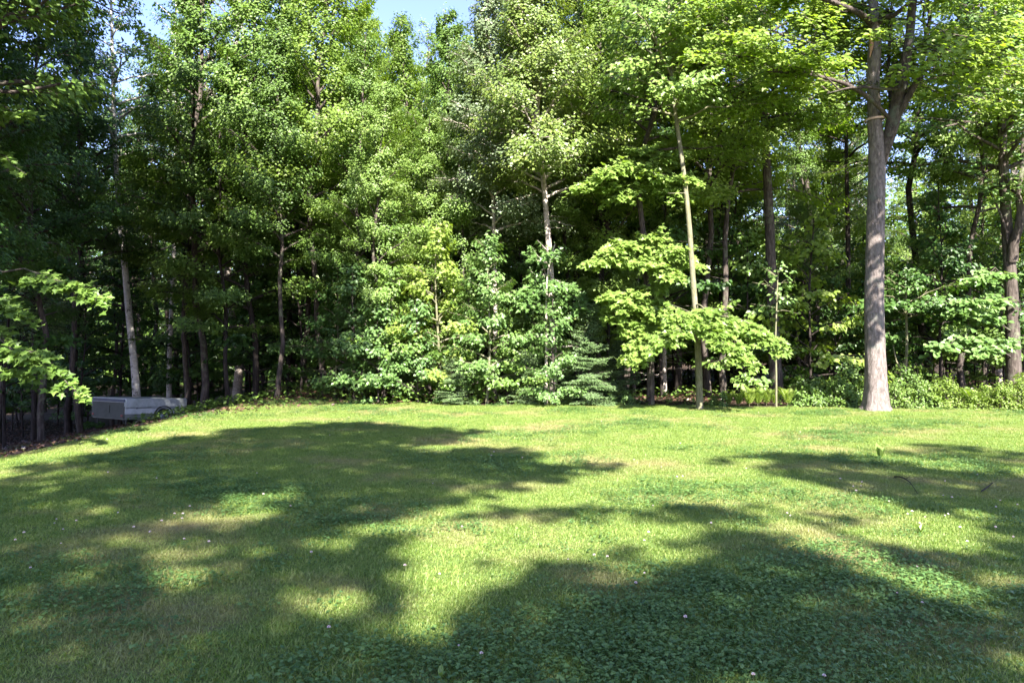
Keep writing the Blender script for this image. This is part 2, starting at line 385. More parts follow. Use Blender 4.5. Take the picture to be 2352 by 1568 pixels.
INNER = [K(21, M_DEEP, B_DARK, H=17, cb=.42, R_=2.9, nprim=48, nsec=12, nleaf=22, tr=.11, dead=14),
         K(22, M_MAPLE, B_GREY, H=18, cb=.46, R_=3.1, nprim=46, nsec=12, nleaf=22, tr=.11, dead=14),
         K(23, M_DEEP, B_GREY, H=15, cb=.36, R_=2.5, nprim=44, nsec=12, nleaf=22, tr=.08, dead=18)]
POPLAR = [K(31, M_GREY, B_PALE, H=19, cb=.38, R_=2.6, nprim=60, nsec=12, nleaf=36, tr=.14, leaf=.07, flat=.16, lat=.22, updir=.6, droop=.15),
          K(32, M_GREY, B_GREY, H=18, cb=.30, R_=2.5, nprim=60, nsec=12, nleaf=36, tr=.12, leaf=.07, flat=.16, lat=.22, updir=.65, droop=.15)]
SPRUCE = [Kind(*conifer(rg(41), 13, R_=1.7, cb=.38, tr=.11, nw=34, per=5, dead=60, needle=.10, step=.16, dens=.6), M_NEEDLE, B_DARK),
          Kind(*conifer(rg(42), 12, R_=1.5, cb=.30, tr=.09, nw=34, per=5, dead=60, needle=.10, step=.16, dens=.6), M_NEEDLE, B_DARK)]
SAPL = [K(51, M_SHRUB, B_GREY, H=4.4, cb=.10, R_=1.25, nprim=26, nsec=9, nleaf=21, tr=.03, leaf=.11, tm=MAPLE, bulge=.5),
        K(52, M_SHRUB, B_GREY, H=3.4, cb=.06, R_=1.35, nprim=24, nsec=9, nleaf=21, tr=.025, leaf=.11, tm=LEAF4, bulge=.6, updir=.45),
        K(53, M_SHRUB, B_MOSS, H=5.4, cb=.18, R_=1.5, nprim=28, nsec=9, nleaf=21, tr=.035, leaf=.11, tm=MAPLE, bulge=.4)]
UNDER = [K(56, M_DEEP, B_DARK, H=4.5, cb=.15, R_=1.6, nprim=20, nsec=8, nleaf=16, tr=.025, leaf=.12, tm=LEAF4, flat=.04),
         K(57, M_DEEP, B_DARK, H=6.5, cb=.25, R_=1.8, nprim=24, nsec=8, nleaf=16, tr=.035, leaf=.12, tm=LEAF4, flat=.04)]
BUSH = [K(61, M_SHRUB, B_DARK, H=.85, cb=.05, R_=.62, nprim=16, nsec=6, nleaf=12, tr=.010, leaf=.085, tm=LEAF4, bulge=.6, lat=.09, updir=.6),
        K(62, M_SHRUB, B_DARK, H=.6, cb=.03, R_=.55, nprim=14, nsec=6, nleaf=12, tr=.008, leaf=.10, tm=LEAF4, bulge=.8, lat=.09, updir=.5),
        K(63, M_LIGHT, B_DARK, H=1.15, cb=.05, R_=.6, nprim=18, nsec=6, nleaf=12, tr=.012, leaf=.075, tm=LEAF4, bulge=.5, lat=.08, updir=.7)]
HEM = [Kind(*conifer(rg(45), 2.5, R_=.85, cb=.04, tr=.03, nw=30, per=6, needle=.055, step=.05, dens=1.3), M_NEEDLE, B_DARK),
       Kind(*conifer(rg(46), 1.6, R_=.75, cb=.03, tr=.02, nw=18, per=6, needle=.05, step=.05, dens=1.25), M_NEEDLE, B_DARK)]

def fern_kind(s, nf=9, L_=.62):
    r = rg(s); W = Wood(); fr = []; tv = LEAF4[0] * np.array([.34, 1, .5])
    for i in range(nf):
        P, D, N, S, v = [], [], [], [], []
        az = i * 2 * PI / nf + r.uniform(-.3, .3); ln = L_ * r.uniform(.75, 1.1); t = np.linspace(0, 1, 16)
        h = np.array([math.cos(az), math.sin(az), 0]); up = np.array([0, 0, 1.])
        C = (h * (ln * .55 * t ** 1.5)[:, None]) + up * (ln * (1.15 * t - .35 * t ** 2.6))[:, None]
        W.tube(C, .004 * (1 - .8 * t), 3)
        side = np.cross(h, up); cC = C; T_ = nrm(np.gradient(C, axis=0)); nn = np.cross(side, T_)
        for sg in (-1, 1):
            w_ = ln * .22 * np.sin(np.clip(t * 1.05 + .10, 0, 1) * PI) ** .7 + .01
            for j in range(2, 16):
                P.append(C[j]); D.append(side * sg + T_[j] * .55); N.append(-nn[j] if nn[j][2] < 0 else nn[j]); S.append(w_[j]); v.append(r.uniform(.2, 1))
        P, D, N, S, v = map(np.array, (P, D, N, S, v))
        V, T, vv = leaves(P, nrm(D), nrm(N), S, v, (tv, LEAF4[1])); a = np.arange(13) * 6; T = np.concatenate([T, np.stack([a, a + 6, a + 84], -1), np.stack([a + 84, a + 6, a + 90], -1)]); fr.append(mesh('frond', V, T, M_FERN, var=vv))
    k = Kind.__new__(Kind); k.w = W.mesh('stem', B_MOSS); k.l = fr; k.cn = 'frond'; k.tn = 'stem'
    return k
FERN = [fern_kind(71), fern_kind(72, 7, .75)]

# ------------------------------------------------------------------ the identifiable trees
def spray(rng, W, out, P0, P1, r0=.02, nsec=14, nleaf=16, spread=.8, leaf=.13, tm=MAPLE, sag=.12, flat=.05, lat=.13, face=None, branch=True, t0=.25):
    P0 = np.array(P0, float); P1 = np.array(P1, float); ln = np.linalg.norm(P1 - P0); m = 8; s = np.linspace(0, 1, m)
    P = P0 + (P1 - P0) * s[:, None]; P[:, 2] += sag * ln * np.sin(s * PI); P[1:-1] += rng.normal(0, .02 * ln, (m - 2, 3))
    if branch: W.tube(P, r0 * (1 - .85 * s), 5)
    su = rng.uniform(t0, 1, nsec); q = interp_path(P, su); tg = nrm(P[-1] - P[0]); side = nrm(np.cross(tg, [0, 0, 1.]))
    D = nrm(tg * rng.uniform(.3, 1, nsec)[:, None] + side * (rng.choice([-1, 1], nsec) * rng.uniform(.2, 1.1, nsec))[:, None] + np.stack([rng.normal(0, .1, nsec), rng.normal(0, .1, nsec), rng.normal(-.12, .25, nsec)], -1))
    l2 = spread * rng.uniform(.5, 1.1, nsec) * (1.15 - .5 * su); A = q; B = q + D * l2[:, None]
    W.twigs(A, B, np.full(nsec, .007), np.full(nsec, .002))
    idx = np.repeat(np.arange(nsec), nleaf); n = len(idx); t = rng.uniform(0, 1.05, n)
    ax = nrm(B - A)[idx]; sd = nrm(np.cross(ax, np.array([[0, 0, 1.]]))); lv = rng.normal(0, lat, n)
    X = A[idx] + (B - A)[idx] * t[:, None] + sd * lv[:, None]; X[:, 2] += rng.normal(0, flat, n) - .25 * np.abs(lv) - .03
    N = np.stack([rng.normal(0, .35, n), rng.normal(0, .35, n) - .6, np.ones(n)], -1)
    Dd = ax + sd * np.sign(lv)[:, None] * .8 + rng.normal(0, .3, (n, 3)); Dd[:, 2] -= .35
    v = np.clip(.3 * rng.uniform(0, 1, nsec)[idx] + .7 * rng.uniform(0, 1, n), 0, 1)
    out.append(leaves(X, nrm(Dd), nrm(N), leaf * rng.uniform(.6, 1.2, n), v, tm))
def cat(out):
    V, T, v = [], [], []; n = 0
    for a, b, c in out: V.append(a); T.append(b + n); v.append(c); n += len(a)
    return np.concatenate(V), np.concatenate(T), np.concatenate(v)
def pixpath(pts, Y, base=None):
    P = np.array([at(a, b, Y) for a, b in pts]); b = P[0].copy(); g = gzf(b[0], b[1])
    P[0, 2] = g - .05
    P = np.concatenate([[P[0] - np.array([0, 0, .3])], P])
    b[2] = g
    return P - b, b

def custom(name, pts, Y, label, cat_, lm, bm, tr, k=30, sprays=(), extra=None, seed=0, group=None, tn=9, **gk):
    P, b = pixpath(pts, Y); P = smooth_path(P, k); rng = rg(seed)
    W = Wood(); W, V, T, v = grow(rng, P[-1, 2], path=P, tr=tr, wood=W, trunk_n=tn, **gk)
    out = [(V, T, v)]
    for s in sprays:
        spray(rng, W, out, np.array(s[0]) - b, np.array(s[1]) - b, **(s[2] if len(s) > 2 else {}))
    V, T, v = cat(out)
    e = empty(name, b); tag(e, label, cat_, group)
    link('trunk', W.mesh('trunk', bm), e); link('crown', mesh('crown', V, T, lm, var=v), e)
    return e

# ---- the big maple on the right ----
def big_maple():
    Y = 17.9; rng = rg(100)
    pts = [(2012, 941), (2012, 900), (2009, 800), (2007, 700), (2009, 600), (2012, 500), (2015, 400), (2014, 330), (2009, 280), (2005, 175), (2009, 105), (2007, 35), (2003, -40), (1998, -130), (1994, -230), (1990, -330)]
    P, b = pixpath(pts, Y); e = empty('maple_tree', b)
    tag(e, 'big grey-barked maple with one thick bare trunk forking high, rooted at the lawn edge', 'tree')
    P = smooth_path(P, 230); h = P[:, 2]
    wpx = np.interp(h, [-.3, 0, .12, .45, 1.5, 4.0, 5.7, 6.2, 7.0, 8.3, 9.2, 12, 13.5], [104, 80, 67, 56, 48, 43, 40, 39, 31, 32, 24, 13, 4])
    rad = wpx / 2 / F * Y * .90
    def ridge(t, th, PP):
        z = PP[:, 2][:, None]; o = 1 + 0 * (z + th)
        flare = np.exp(-np.clip(z, 0, 9) * 3.2)
        o = o + .10 * flare * np.cos(th * 5 + 1) + .03 * np.sin(th * 3 + z * .8)
        nz = np.array([[mnoise.noise(Vector((math.cos(a) * 5.5, math.sin(a) * 5.5, zz * 2.3))) + .6 * mnoise.noise(Vector((math.cos(a) * 11, math.sin(a) * 11, zz * 3.5))) for a in th.ravel()] for zz in z.ravel()])
        return o + .042 * np.abs(nz) ** .8 * np.sign(nz)
    W = Wood(); W.tube(P, rad, 52, ridge=ridge)
    link('trunk', W.mesh('trunk', B_MAIN), e)
    def limb(pp, r, Ys, n=12, k=26):
        Q = np.array([at(a, c, y_) for (a, c), y_ in zip(pp, np.linspace(Ys[0], Ys[1], len(pp)))]) - b
        Q = smooth_path(Q, k); W = Wood(); rr = np.interp(np.linspace(0, 1, k), np.linspace(0, 1, len(r)), r)
        W.tube(Q, rr, n, ridge=lambda t, th, PP: 1 + .07 * np.sin(th * 4 + PP[:, 2][:, None] * 3) + .05 * np.sin(th * 7 - PP[:, 2][:, None] * 7))
        link('limb', W.mesh('limb', B_LIMB), e); return Q
    ls = [limb([(2022, 385), (2036, 340), (2047, 297), (2060, 245), (2075, 168), (2090, 90), (2096, 0), (2100, -120), (2103, -230)], [.09, .155, .13, .10, .08, .06, .02], (17.9, 17.4)),
          limb([(2046, 290), (2068, 255), (2103, 192), (2142, 133), (2185, 118), (2250, 95)], [.09, .085, .07, .055, .03, .012], (17.8, 17.0)),
          limb([(2042, 272), (2030, 258), (2005, 232), (1981, 213), (1935, 189), (1848, 168), (1760, 165)], [.05, .05, .045, .038, .028, .010], (17.8, 16.8)),
          limb([(2066, 205), (2030, 205), (1985, 200), (1950, 202), (1900, 215)], [.03, .035, .03, .02, .008], (17.5, 17.0)),
          limb([(2004, 60), (1990, 42), (1970, 28), (1918, 7), (1850, -15), (1760, -40)], [.08, .07, .055, .04, .025, .01], (17.9, 16.6)),
          limb([(2012, 60), (2030, 40), (2052, 38), (2085, 10), (2130, -40)], [.06, .06, .045, .03, .01], (17.9, 17.2)),
          limb([(2047, 262), (2046, 230), (2040, 160), (2046, 60), (2050, -60)], [.05, .045, .035, .025, .01], (17.9, 18.4))]
    # leaves on many fine limbs high in the crown
    out = []; W = Wood()
    for Q, n in zip(ls + [P[-90:]], (38, 26, 28, 10, 26, 18, 20, 44)):
        for i in range(n):
            q = interp_path(Q, rng.uniform(.25, 1)); az = rng.uniform(0, 2 * PI); L_ = rng.uniform(.9, 2.6)
            d = np.array([math.cos(az), math.sin(az), rng.uniform(-.12, .35)]) * L_
            if q[2] < 5.6 or (q[2] < 12 and q[1] + d[1] < .35 and min(abs(q[0] + d[0]), abs(q[0] + d[0] * .5)) < 1.3 and rng.uniform() < .93): continue
            spray(rng, W, out, q, q + d, r0=.018, nsec=11, nleaf=17, spread=.75, leaf=.125, tm=LEAF4, flat=.05)
    # low outer sprays hanging into view on both sides
    for px, py, dx, dy in [(1700, 150, -90, 20), (1640, 60, -80, 10), (1800, 90, -120, -5), (1850, 215, -110, 30), (2180, 150, 120, 25), (2230, 70, 110, 5), (2150, 225, 120, 30), (2290, 150, 90, 30),
                           (1760, 240, -80, 25), (2120, 60, 80, 30), (2260, 210, 80, 15), (2210, 0, 110, 10), (1780, 20, -100, 0)]:
        for k in range(2):
            Yy = rng.uniform(17.3, 19.3) if not 1940 < px < 2180 else rng.uniform(18.6, 20); A_ = at(px + rng.uniform(-30, 30), py + rng.uniform(-15, 15), Yy) - b
            B_ = at(px + dx * 1.3, py + dy + rng.uniform(-20, 20), Yy - rng.uniform(-.3, 1)) - b
            spray(rng, W, out, A_, B_, r0=.014, nsec=10, nleaf=17, spread=.6, leaf=.12, tm=LEAF4, flat=.045)
    # leaves and limbs added out of view, placed sunward to dapple the stem
    m = 7500; tz_ = rng.uniform(1.0, 13.5, m); tx_ = rng.uniform(-.9, 1.0, m); d = rng.uniform(4.6, 6.6, m)
    g = np.sin(tz_ * 1.9 + 2 * np.sin(tx_ * 3)) * .5 + .5
    k_ = (rng.uniform(0, 1, m) < np.where(tz_ > 4.2, 1, .38 + .38 * g)) & (tz_ > 1.55 + .5 * np.clip(tx_, -.3, .4) + .12 * np.sin(tx_ * 9)); tz_, tx_, d = tz_[k_], tx_[k_], d[k_]; m = len(d)
    h_ = math.hypot(TS[0], TS[1]); X = np.stack([tx_ + TS[0] / h_ * d, TS[1] / h_ * d, tz_ + TS[2] / h_ * d], -1)
    for i in range(5):
        q = X[rng.integers(0, m)]; p0 = interp_path(P, min(.98, max(.70 + .05 * i, (q[2] - 2.5) / 13.5))); s_ = np.linspace(0, 1, 9); L_ = p0 + (q - p0) * s_[:, None]; L_[:, 2] += .8 * np.sin(s_ * PI); W.tube(L_, .035 * (1 - .88 * s_), 5)
    N_ = np.stack([rng.normal(0, .45, m), rng.normal(0, .45, m) - .4, np.ones(m)], -1); D_ = rng.normal(0, 1, (m, 3)); D_[:, 2] *= .3
    out.append(leaves(X, nrm(D_), nrm(N_), rng.uniform(.10, .17, m), rng.uniform(0, 1, m), LEAF4))
    V, T, v = cat(out); link('crown', mesh('crown', V, T, M_LIGHT, var=v), e)
    link('twigs', W.mesh('twigs', B_GREY), e)
    # bare orange wood where the bark has split off, and a pale strap round the stem below the fork
    W = Wood(); Q = np.array([at(a, c, Y - .19) for a, c in [(2001, 68), (2003, 84), (2004, 98), (2002, 118), (1999, 132)]]) - b
    Q[:, 1] = -.155
    W.tube(smooth_path(Q, 14), [.005, .03, .045, .05, .05, .045, .04, .045, .045, .035, .03, .02, .015, .004], 8)
    link('bare_wood', W.mesh('bare_wood', WOODCUT), e)
    Q0 = at(2008.5, 275, Y) - b; W = Wood(); th = np.linspace(0, 2 * PI, 41)
    # strap follows the stem; made as a thin flat ring
    rr = .212; V_ = []
    for a in th[:-1]:
        for r_, dz in ((rr, -.022), (rr + .012, -.022), (rr + .012, .022), (rr, .022)): V_.append((Q0[0] + r_ * math.cos(a), r_ * math.sin(a), Q0[2] + dz + .02 * math.cos(a)))
    Qs = [(4 * i + j, 4 * ((i + 1) % 40) + j, 4 * ((i + 1) % 40) + (j + 1) % 4, 4 * i + (j + 1) % 4) for i in range(40) for j in range(4)]
    link('strap', mesh('strap', V_, None, plain('strap_webbing', (.55, .38, .30), .8), Q=Qs), e)
big_maple()

bs = dict(r0=.022, nsec=18, nleaf=19, spread=.58, leaf=.15, tm=MAPLE, sag=.10, flat=.035, lat=.11)
def S(a, b, c, d, Y0, Y1, **k):
    q = dict(bs); q.update(k); return (at(a, b, Y0), at(c, d, Y1), q)
custom('maple_tree', [(1607, 936), (1606, 850), (1598, 720), (1590, 620), (1584, 520), (1575, 430), (1560, 320), (1545, 220), (1540, 80), (1530, -60), (1526, -180)], 18.3,
       'slim young maple with pale mossy trunk and a bright leafy spray low over the grass', 'tree', M_BRIGHT, B_MOSS, .070, seed=3,
       cb=.60, R_=2.0, nprim=34, nsec=10, nleaf=22, leaf=.12, dead=4,
       sprays=[S(1597, 715, 1790, 800, 18.3, 17.2, nsec=26), S(1597, 730, 1730, 830, 18.3, 16.9, nsec=22), S(1597, 735, 1670, 790, 18.3, 16.9), S(1597, 725, 1505, 805, 18.3, 17.0, nsec=20),
               S(1597, 715, 1560, 760, 18.3, 17.0), S(1596, 700, 1650, 745, 18.3, 17.4, nsec=18), S(1597, 740, 1710, 760, 18.3, 17.9)])
custom('maple_tree', [(1494, 930), (1495, 820), (1490, 700), (1482, 600), (1476, 500), (1462, 440), (1470, 340), (1500, 290), (1512, 200), (1505, 90), (1500, -40), (1500, -180)], 19.6,
       'young maple carrying tiers of bright leaves between the small spruce and the mossy trunk', 'tree', M_BRIGHT, B_GREY, .085, seed=4,
       cb=.52, R_=2.3, nprim=40, nsec=11, nleaf=24, leaf=.12, dead=6,
       sprays=[*[S(1480, 590 + 0 * q, ex, ey, 19.6, 18.4 + .15 * (q % 5), nsec=24, nleaf=20, spread=.62) for q, (ex, ey) in enumerate([(1372, 600), (1565, 575), (1430, 560), (1590, 612), (1500, 545), (1540, 630), (1400, 575), (1460, 600), (1520, 590)])],
               *[S(1487, 690 + 8 * q, ex, ey, 19.6, 18.6 + .12 * (q % 5), nsec=20, nleaf=18, spread=.55) for q, (ex, ey) in enumerate([(1395, 680), (1420, 700), (1400, 730), (1455, 700), (1440, 760), (1460, 810), (1440, 850), (1500, 720), (1510, 650)])],
               *[S(1472, 440 - 8 * q, ex, ey, 19.6, 18.2 + .15 * (q % 5), nsec=24, nleaf=20, spread=.65) for q, (ex, ey) in enumerate([(1335, 435), (1590, 410), (1450, 380), (1545, 360), (1420, 455), (1380, 400), (1500, 400), (1560, 440), (1390, 430), (1480, 345)])]])
custom('maple_tree', [(1785, 930), (1778, 800), (1772, 650), (1768, 520), (1762, 400), (1755, 280), (1750, 150), (1748, 0), (1745, -160), (1742, -260)], 21.6,
       'straight medium-thick maple trunk dappled with sun, second most massive in the right half', 'tree', M_LIGHT, B_GREY, .165, seed=5, tn=16,
       cb=.55, R_=2.8, nprim=46, nsec=11, nleaf=28, leaf=.115, dead=6)
custom('birch_tree', [(1272, 925), (1270, 800), (1268, 700), (1264, 600), (1256, 510), (1250, 430), (1241, 340), (1234, 250), (1232, 120), (1228, 0), (1225, -120)], 20.2,
       'tall cherry with sunlit pale pinkish trunk and yellowish olive crown near the middle', 'tree', M_OLIVE, B_PALE, .095, seed=6,
       cb=.46, R_=2.2, nprim=64, nsec=14, nleaf=62, leaf=.085, lat=.2, flat=.12, dead=10, updir=.5).name = 'cherry_tree'
custom('young_tree', [(1254, 820), (1255, 700), (1256, 640), (1262, 600), (1275, 560)], 19.7,
       'thin sapling with a Y fork standing just in front of the pale pinkish trunk', 'tree', M_SHRUB, B_PALE, .035, seed=7,
       cb=.35, R_=1.0, nprim=10, nsec=7, nleaf=16, leaf=.12, sprays=[S(1256, 640, 1235, 585, 20.3, 20.1, nsec=6), S(1260, 610, 1210, 690, 20.3, 19.6), S(1260, 640, 1330, 690, 20.3, 19.6), S(1256, 700, 1340, 710, 20.3, 19.8)])
custom('birch_tree', [(318, 912), (308, 820), (295, 720), (290, 640), (283, 570), (274, 500), (268, 400), (262, 280), (258, 120), (255, -20), (250, -150)], 26.4,
       'leaning white birch trunk rising behind the parked trailer', 'tree', M_DEEP, B_BIRCH, .12, seed=8, cb=.55, R_=2.4, nprim=34, nsec=9, nleaf=24)
custom('birch_tree', [(388, 905), (389, 800), (394, 720), (399, 600), (402, 450), (404, 250), (404, 50), (405, -100)], 29.0,
       'thinner patchy birch trunk behind the right end of the parked trailer', 'tree', M_DEEP, B_BIRCH, .085, seed=9, cb=.5, R_=2.2, nprim=30, nsec=9, nleaf=24, dead=14)
custom('maple_tree', [(1134, 930), (1138, 760), (1136, 600), (1134, 500), (1130, 380), (1126, 220), (1122, 60), (1120, -60)], 21.2,
       'slim pale-stemmed maple showing a short sunlit stretch of trunk above the central shrubs', 'tree', M_GREY, B_PALE, .06, seed=10, cb=.40, R_=1.8, nprim=50, nsec=13, nleaf=52, leaf=.08, updir=.5, lat=.2, flat=.12)
custom('spruce_tree', [(1526, 930), (1525, 700), (1524, 560), (1523, 450), (1520, 330), (1518, 200), (1515, 40)], 23.0,
       'bare pale dead-twigged trunk between the tiered maple and the mossy trunk', 'tree', M_DEEP, B_PALE, .065, seed=12, cb=.62, R_=1.3, nprim=20, nsec=8, nleaf=22, dead=70)
custom('maple_tree', [(1951, 900), (1949, 700), (1947, 500), (1943, 330), (1944, 150), (1942, 0), (1940, -120)], 25.0,
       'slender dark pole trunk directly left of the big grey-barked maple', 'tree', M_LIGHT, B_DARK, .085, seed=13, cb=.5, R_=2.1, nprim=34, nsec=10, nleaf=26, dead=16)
custom('maple_tree', [(2330, 900), (2326, 760), (2322, 640), (2312, 520), (2305, 400), (2300, 250), (2290, 120), (2285, -20), (2280, -150)], 20.5,
       'thick dark double-stemmed maple at the right end of the picture', 'tree', M_SHRUB, B_GREY, .18, seed=14, tn=14, cb=.5, R_=3.0, nprim=46, nsec=11, nleaf=28, leaf=.115,
       sprays=[S(2325, 600, 2350, 300, 20.4, 20.0, r0=.15, nsec=8, sag=-.05), S(2315, 560, 2250, 380, 20.4, 20.2, r0=.04, nsec=6), S(2322, 760, 2180, 720, 20.4, 19.4, tm=LEAF4, nsec=22), S(2322, 820, 2150, 790, 20.4, 19.2, nsec=26, tm=LEAF4),
               S(2330, 800, 2260, 800, 20.4, 18.9, nsec=24, tm=LEAF4), S(2322, 700, 2230, 690, 20.4, 19.4, nsec=18, tm=LEAF4), S(2335, 640, 2240, 640, 20.4, 19.4, nsec=14, tm=LEAF4)])
custom('sapling', [(1783, 930), (1783, 860), (1781, 780), (1784, 700), (1787, 620)], 18.9,
       'whip-thin leafless-stemmed sapling in front of the straight medium-thick trunk', 'sapling', M_SHRUB, B_MOSS, .015, seed=15, cb=.7, R_=.5, nprim=8, nsec=4, nleaf=8, tn=6)
custom('young_tree', [(2068, 925), (2070, 880), (2080, 845), (2083, 800), (2082, 740), (2080, 640)], 21.0,
       'little V-forked tree in shade just right of the big grey-barked maple', 'tree', M_DEEP, B_MOSS, .045, seed=16, cb=.7, R_=1.4, nprim=14, nsec=8, nleaf=16,
       sprays=[S(2072, 880, 2042, 760, 21, 21, nsec=4, r0=.035, sag=0, t0=.8), S(2080, 720, 2010, 700, 21, 20.4, nsec=12), S(2080, 720, 2150, 690, 21, 20.4, nsec=14)])

# ---- overhanging boughs of the tree just outside the left edge ----
custom('maple_tree', [(-150, 1060), (-150, 900), (-140, 700), (-110, 450), (-90, 200), (-80, 0), (-80, -300), (-80, -600)], 12.0,
       'large-leaved maple at the left edge with sunlit boughs drooping in front of the dark woods', 'tree', M_MAPLE, B_GREY, .16, seed=17, cb=.5, R_=2.6, nprim=40, nsec=10, nleaf=24,
       sprays=[S(-140, 640, 235, 685, 12, 11.5, nsec=16, t0=.6, spread=.34, leaf=.12), S(-140, 690, 60, 730, 12, 11.6, nsec=12, t0=.5, spread=.4, leaf=.12), S(-140, 740, 185, 910, 12, 11.2, nsec=18, t0=.55, spread=.32, leaf=.12), S(-140, 700, 60, 850, 12, 11.6, nsec=12, spread=.4, leaf=.12),
               S(-130, 260, 55, 265, 12, 11.5, nsec=10, spread=.35, leaf=.12), S(-130, 330, 60, 400, 12, 11.5, nsec=8, spread=.35, leaf=.12)])

# ---- front row, placed by hand: pixel column, distance, kind, size, leaf, label ----
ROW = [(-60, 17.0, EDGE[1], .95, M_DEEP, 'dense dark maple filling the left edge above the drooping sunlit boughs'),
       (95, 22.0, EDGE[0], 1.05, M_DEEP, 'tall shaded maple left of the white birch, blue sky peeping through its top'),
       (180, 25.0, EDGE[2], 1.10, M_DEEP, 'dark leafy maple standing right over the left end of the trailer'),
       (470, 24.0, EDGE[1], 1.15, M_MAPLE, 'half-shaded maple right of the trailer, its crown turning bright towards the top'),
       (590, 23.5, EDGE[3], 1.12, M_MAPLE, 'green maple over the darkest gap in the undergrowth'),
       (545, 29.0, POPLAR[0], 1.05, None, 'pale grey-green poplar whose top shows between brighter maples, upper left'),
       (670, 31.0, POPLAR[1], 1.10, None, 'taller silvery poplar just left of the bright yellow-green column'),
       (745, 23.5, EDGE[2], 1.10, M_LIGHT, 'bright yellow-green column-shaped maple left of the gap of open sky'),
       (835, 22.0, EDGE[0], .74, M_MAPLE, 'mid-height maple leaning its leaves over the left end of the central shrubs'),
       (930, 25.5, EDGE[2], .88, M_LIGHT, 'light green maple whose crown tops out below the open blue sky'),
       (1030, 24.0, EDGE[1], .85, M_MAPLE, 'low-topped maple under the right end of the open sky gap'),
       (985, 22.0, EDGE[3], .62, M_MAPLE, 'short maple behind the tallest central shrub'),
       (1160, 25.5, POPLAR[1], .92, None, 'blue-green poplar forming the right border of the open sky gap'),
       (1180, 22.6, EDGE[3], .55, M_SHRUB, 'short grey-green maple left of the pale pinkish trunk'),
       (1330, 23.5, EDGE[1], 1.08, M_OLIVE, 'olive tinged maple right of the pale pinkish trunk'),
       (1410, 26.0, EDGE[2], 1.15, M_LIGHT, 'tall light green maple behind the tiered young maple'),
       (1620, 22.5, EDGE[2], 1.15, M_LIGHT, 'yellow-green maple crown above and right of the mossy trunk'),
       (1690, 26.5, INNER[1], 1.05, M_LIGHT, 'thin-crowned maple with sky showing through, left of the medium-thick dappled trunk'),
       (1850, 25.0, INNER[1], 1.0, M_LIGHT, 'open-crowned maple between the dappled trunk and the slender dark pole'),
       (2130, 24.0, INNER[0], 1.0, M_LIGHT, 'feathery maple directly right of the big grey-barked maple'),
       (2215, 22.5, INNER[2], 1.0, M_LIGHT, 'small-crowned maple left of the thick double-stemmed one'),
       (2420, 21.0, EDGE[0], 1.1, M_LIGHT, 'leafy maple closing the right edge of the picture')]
ROW += [(430, 25.5, EDGE[0], 1.0, M_MAPLE, 'maple with a rounded mid-green crown behind the trailer, right of the thinner birch'),
        (520, 22.6, EDGE[3], .80, M_MAPLE, 'lower maple whose leaves hang over the dark gap right of the trailer'),
        (640, 22.0, EDGE[2], .84, M_MAPLE, 'green maple below the taller silvery poplar'),
        (700, 25.5, EDGE[0], 1.12, M_LIGHT, 'tall maple merging with the left flank of the bright yellow-green column'),
        (795, 25.0, EDGE[1], 1.02, M_LIGHT, 'maple with sunlit top just left of the open sky gap'),
        (880, 21.2, EDGE[1], .62, M_MAPLE, 'short round maple over the left shrubs'),
        (1075, 22.2, EDGE[0], .72, M_MAPLE, 'maple filling the space over the dense round shrub'),
        (1120, 27.0, EDGE[2], .92, M_LIGHT, 'light maple showing between the sky gap and the blue-green poplar'),
        (1196, 24.2, EDGE[2], .98, M_GREY, 'greyish maple in front of the blue-green poplar'),
        (1322, 22.0, EDGE[3], .78, M_MAPLE, 'maple whose mid-height boughs spread right of the pale pinkish trunk'),
        (1375, 22.0, EDGE[0], .92, M_LIGHT, 'leafy maple over the largest little evergreen'),
        (1440, 23.4, EDGE[2], 1.15, M_LIGHT, 'bright maple top directly above the tiered young maple'),
        (1560, 24.5, EDGE[1], 1.15, M_LIGHT, 'broad yellow-green maple top between the tiered maple and the mossy trunk'),
        (1398, 21.6, EDGE[3], .60, M_MAPLE, 'short leafy maple in the dark space behind the largest little evergreen'),
        (1455, 22.6, EDGE[0], .66, M_MAPLE, 'short maple behind the tiered young maple'),
        (1555, 23.4, EDGE[3], .66, M_LIGHT, 'short bright maple between the bare dead-twigged trunk and the mossy trunk'),
        (1700, 24.0, EDGE[3], .66, M_MAPLE, 'short maple behind the low bright spray'),
        (1838, 24.2, EDGE[0], .62, M_MAPLE, 'short maple right of the dappled medium trunk'),
        (1905, 27.0, EDGE[2], .80, M_LIGHT, 'light maple filling the space left of the slender dark pole'),
        (2165, 23.2, EDGE[3], .62, M_MAPLE, 'short maple behind the right-hand bushes, nearest the V-forked little tree'),
        (2262, 25.0, EDGE[0], .72, M_LIGHT, 'medium maple left of the thick double-stemmed maple'),
        (1325, 25.0, EDGE[0], 1.1, M_LIGHT, 'tall full maple behind the olive tinged one'),
        (1665, 21.5, INNER[2], 1.0, M_LIGHT, 'light-crowned slim maple right of the mossy trunk')]
for px, Y, kd, s, lm, lb in ROW:
    nm = 'poplar_tree' if kd in POPLAR else 'maple_tree'
    plant(kd, nm, (px - 1176) / F * Y, Y, lb, 'tree', sc=s, lm=lm)

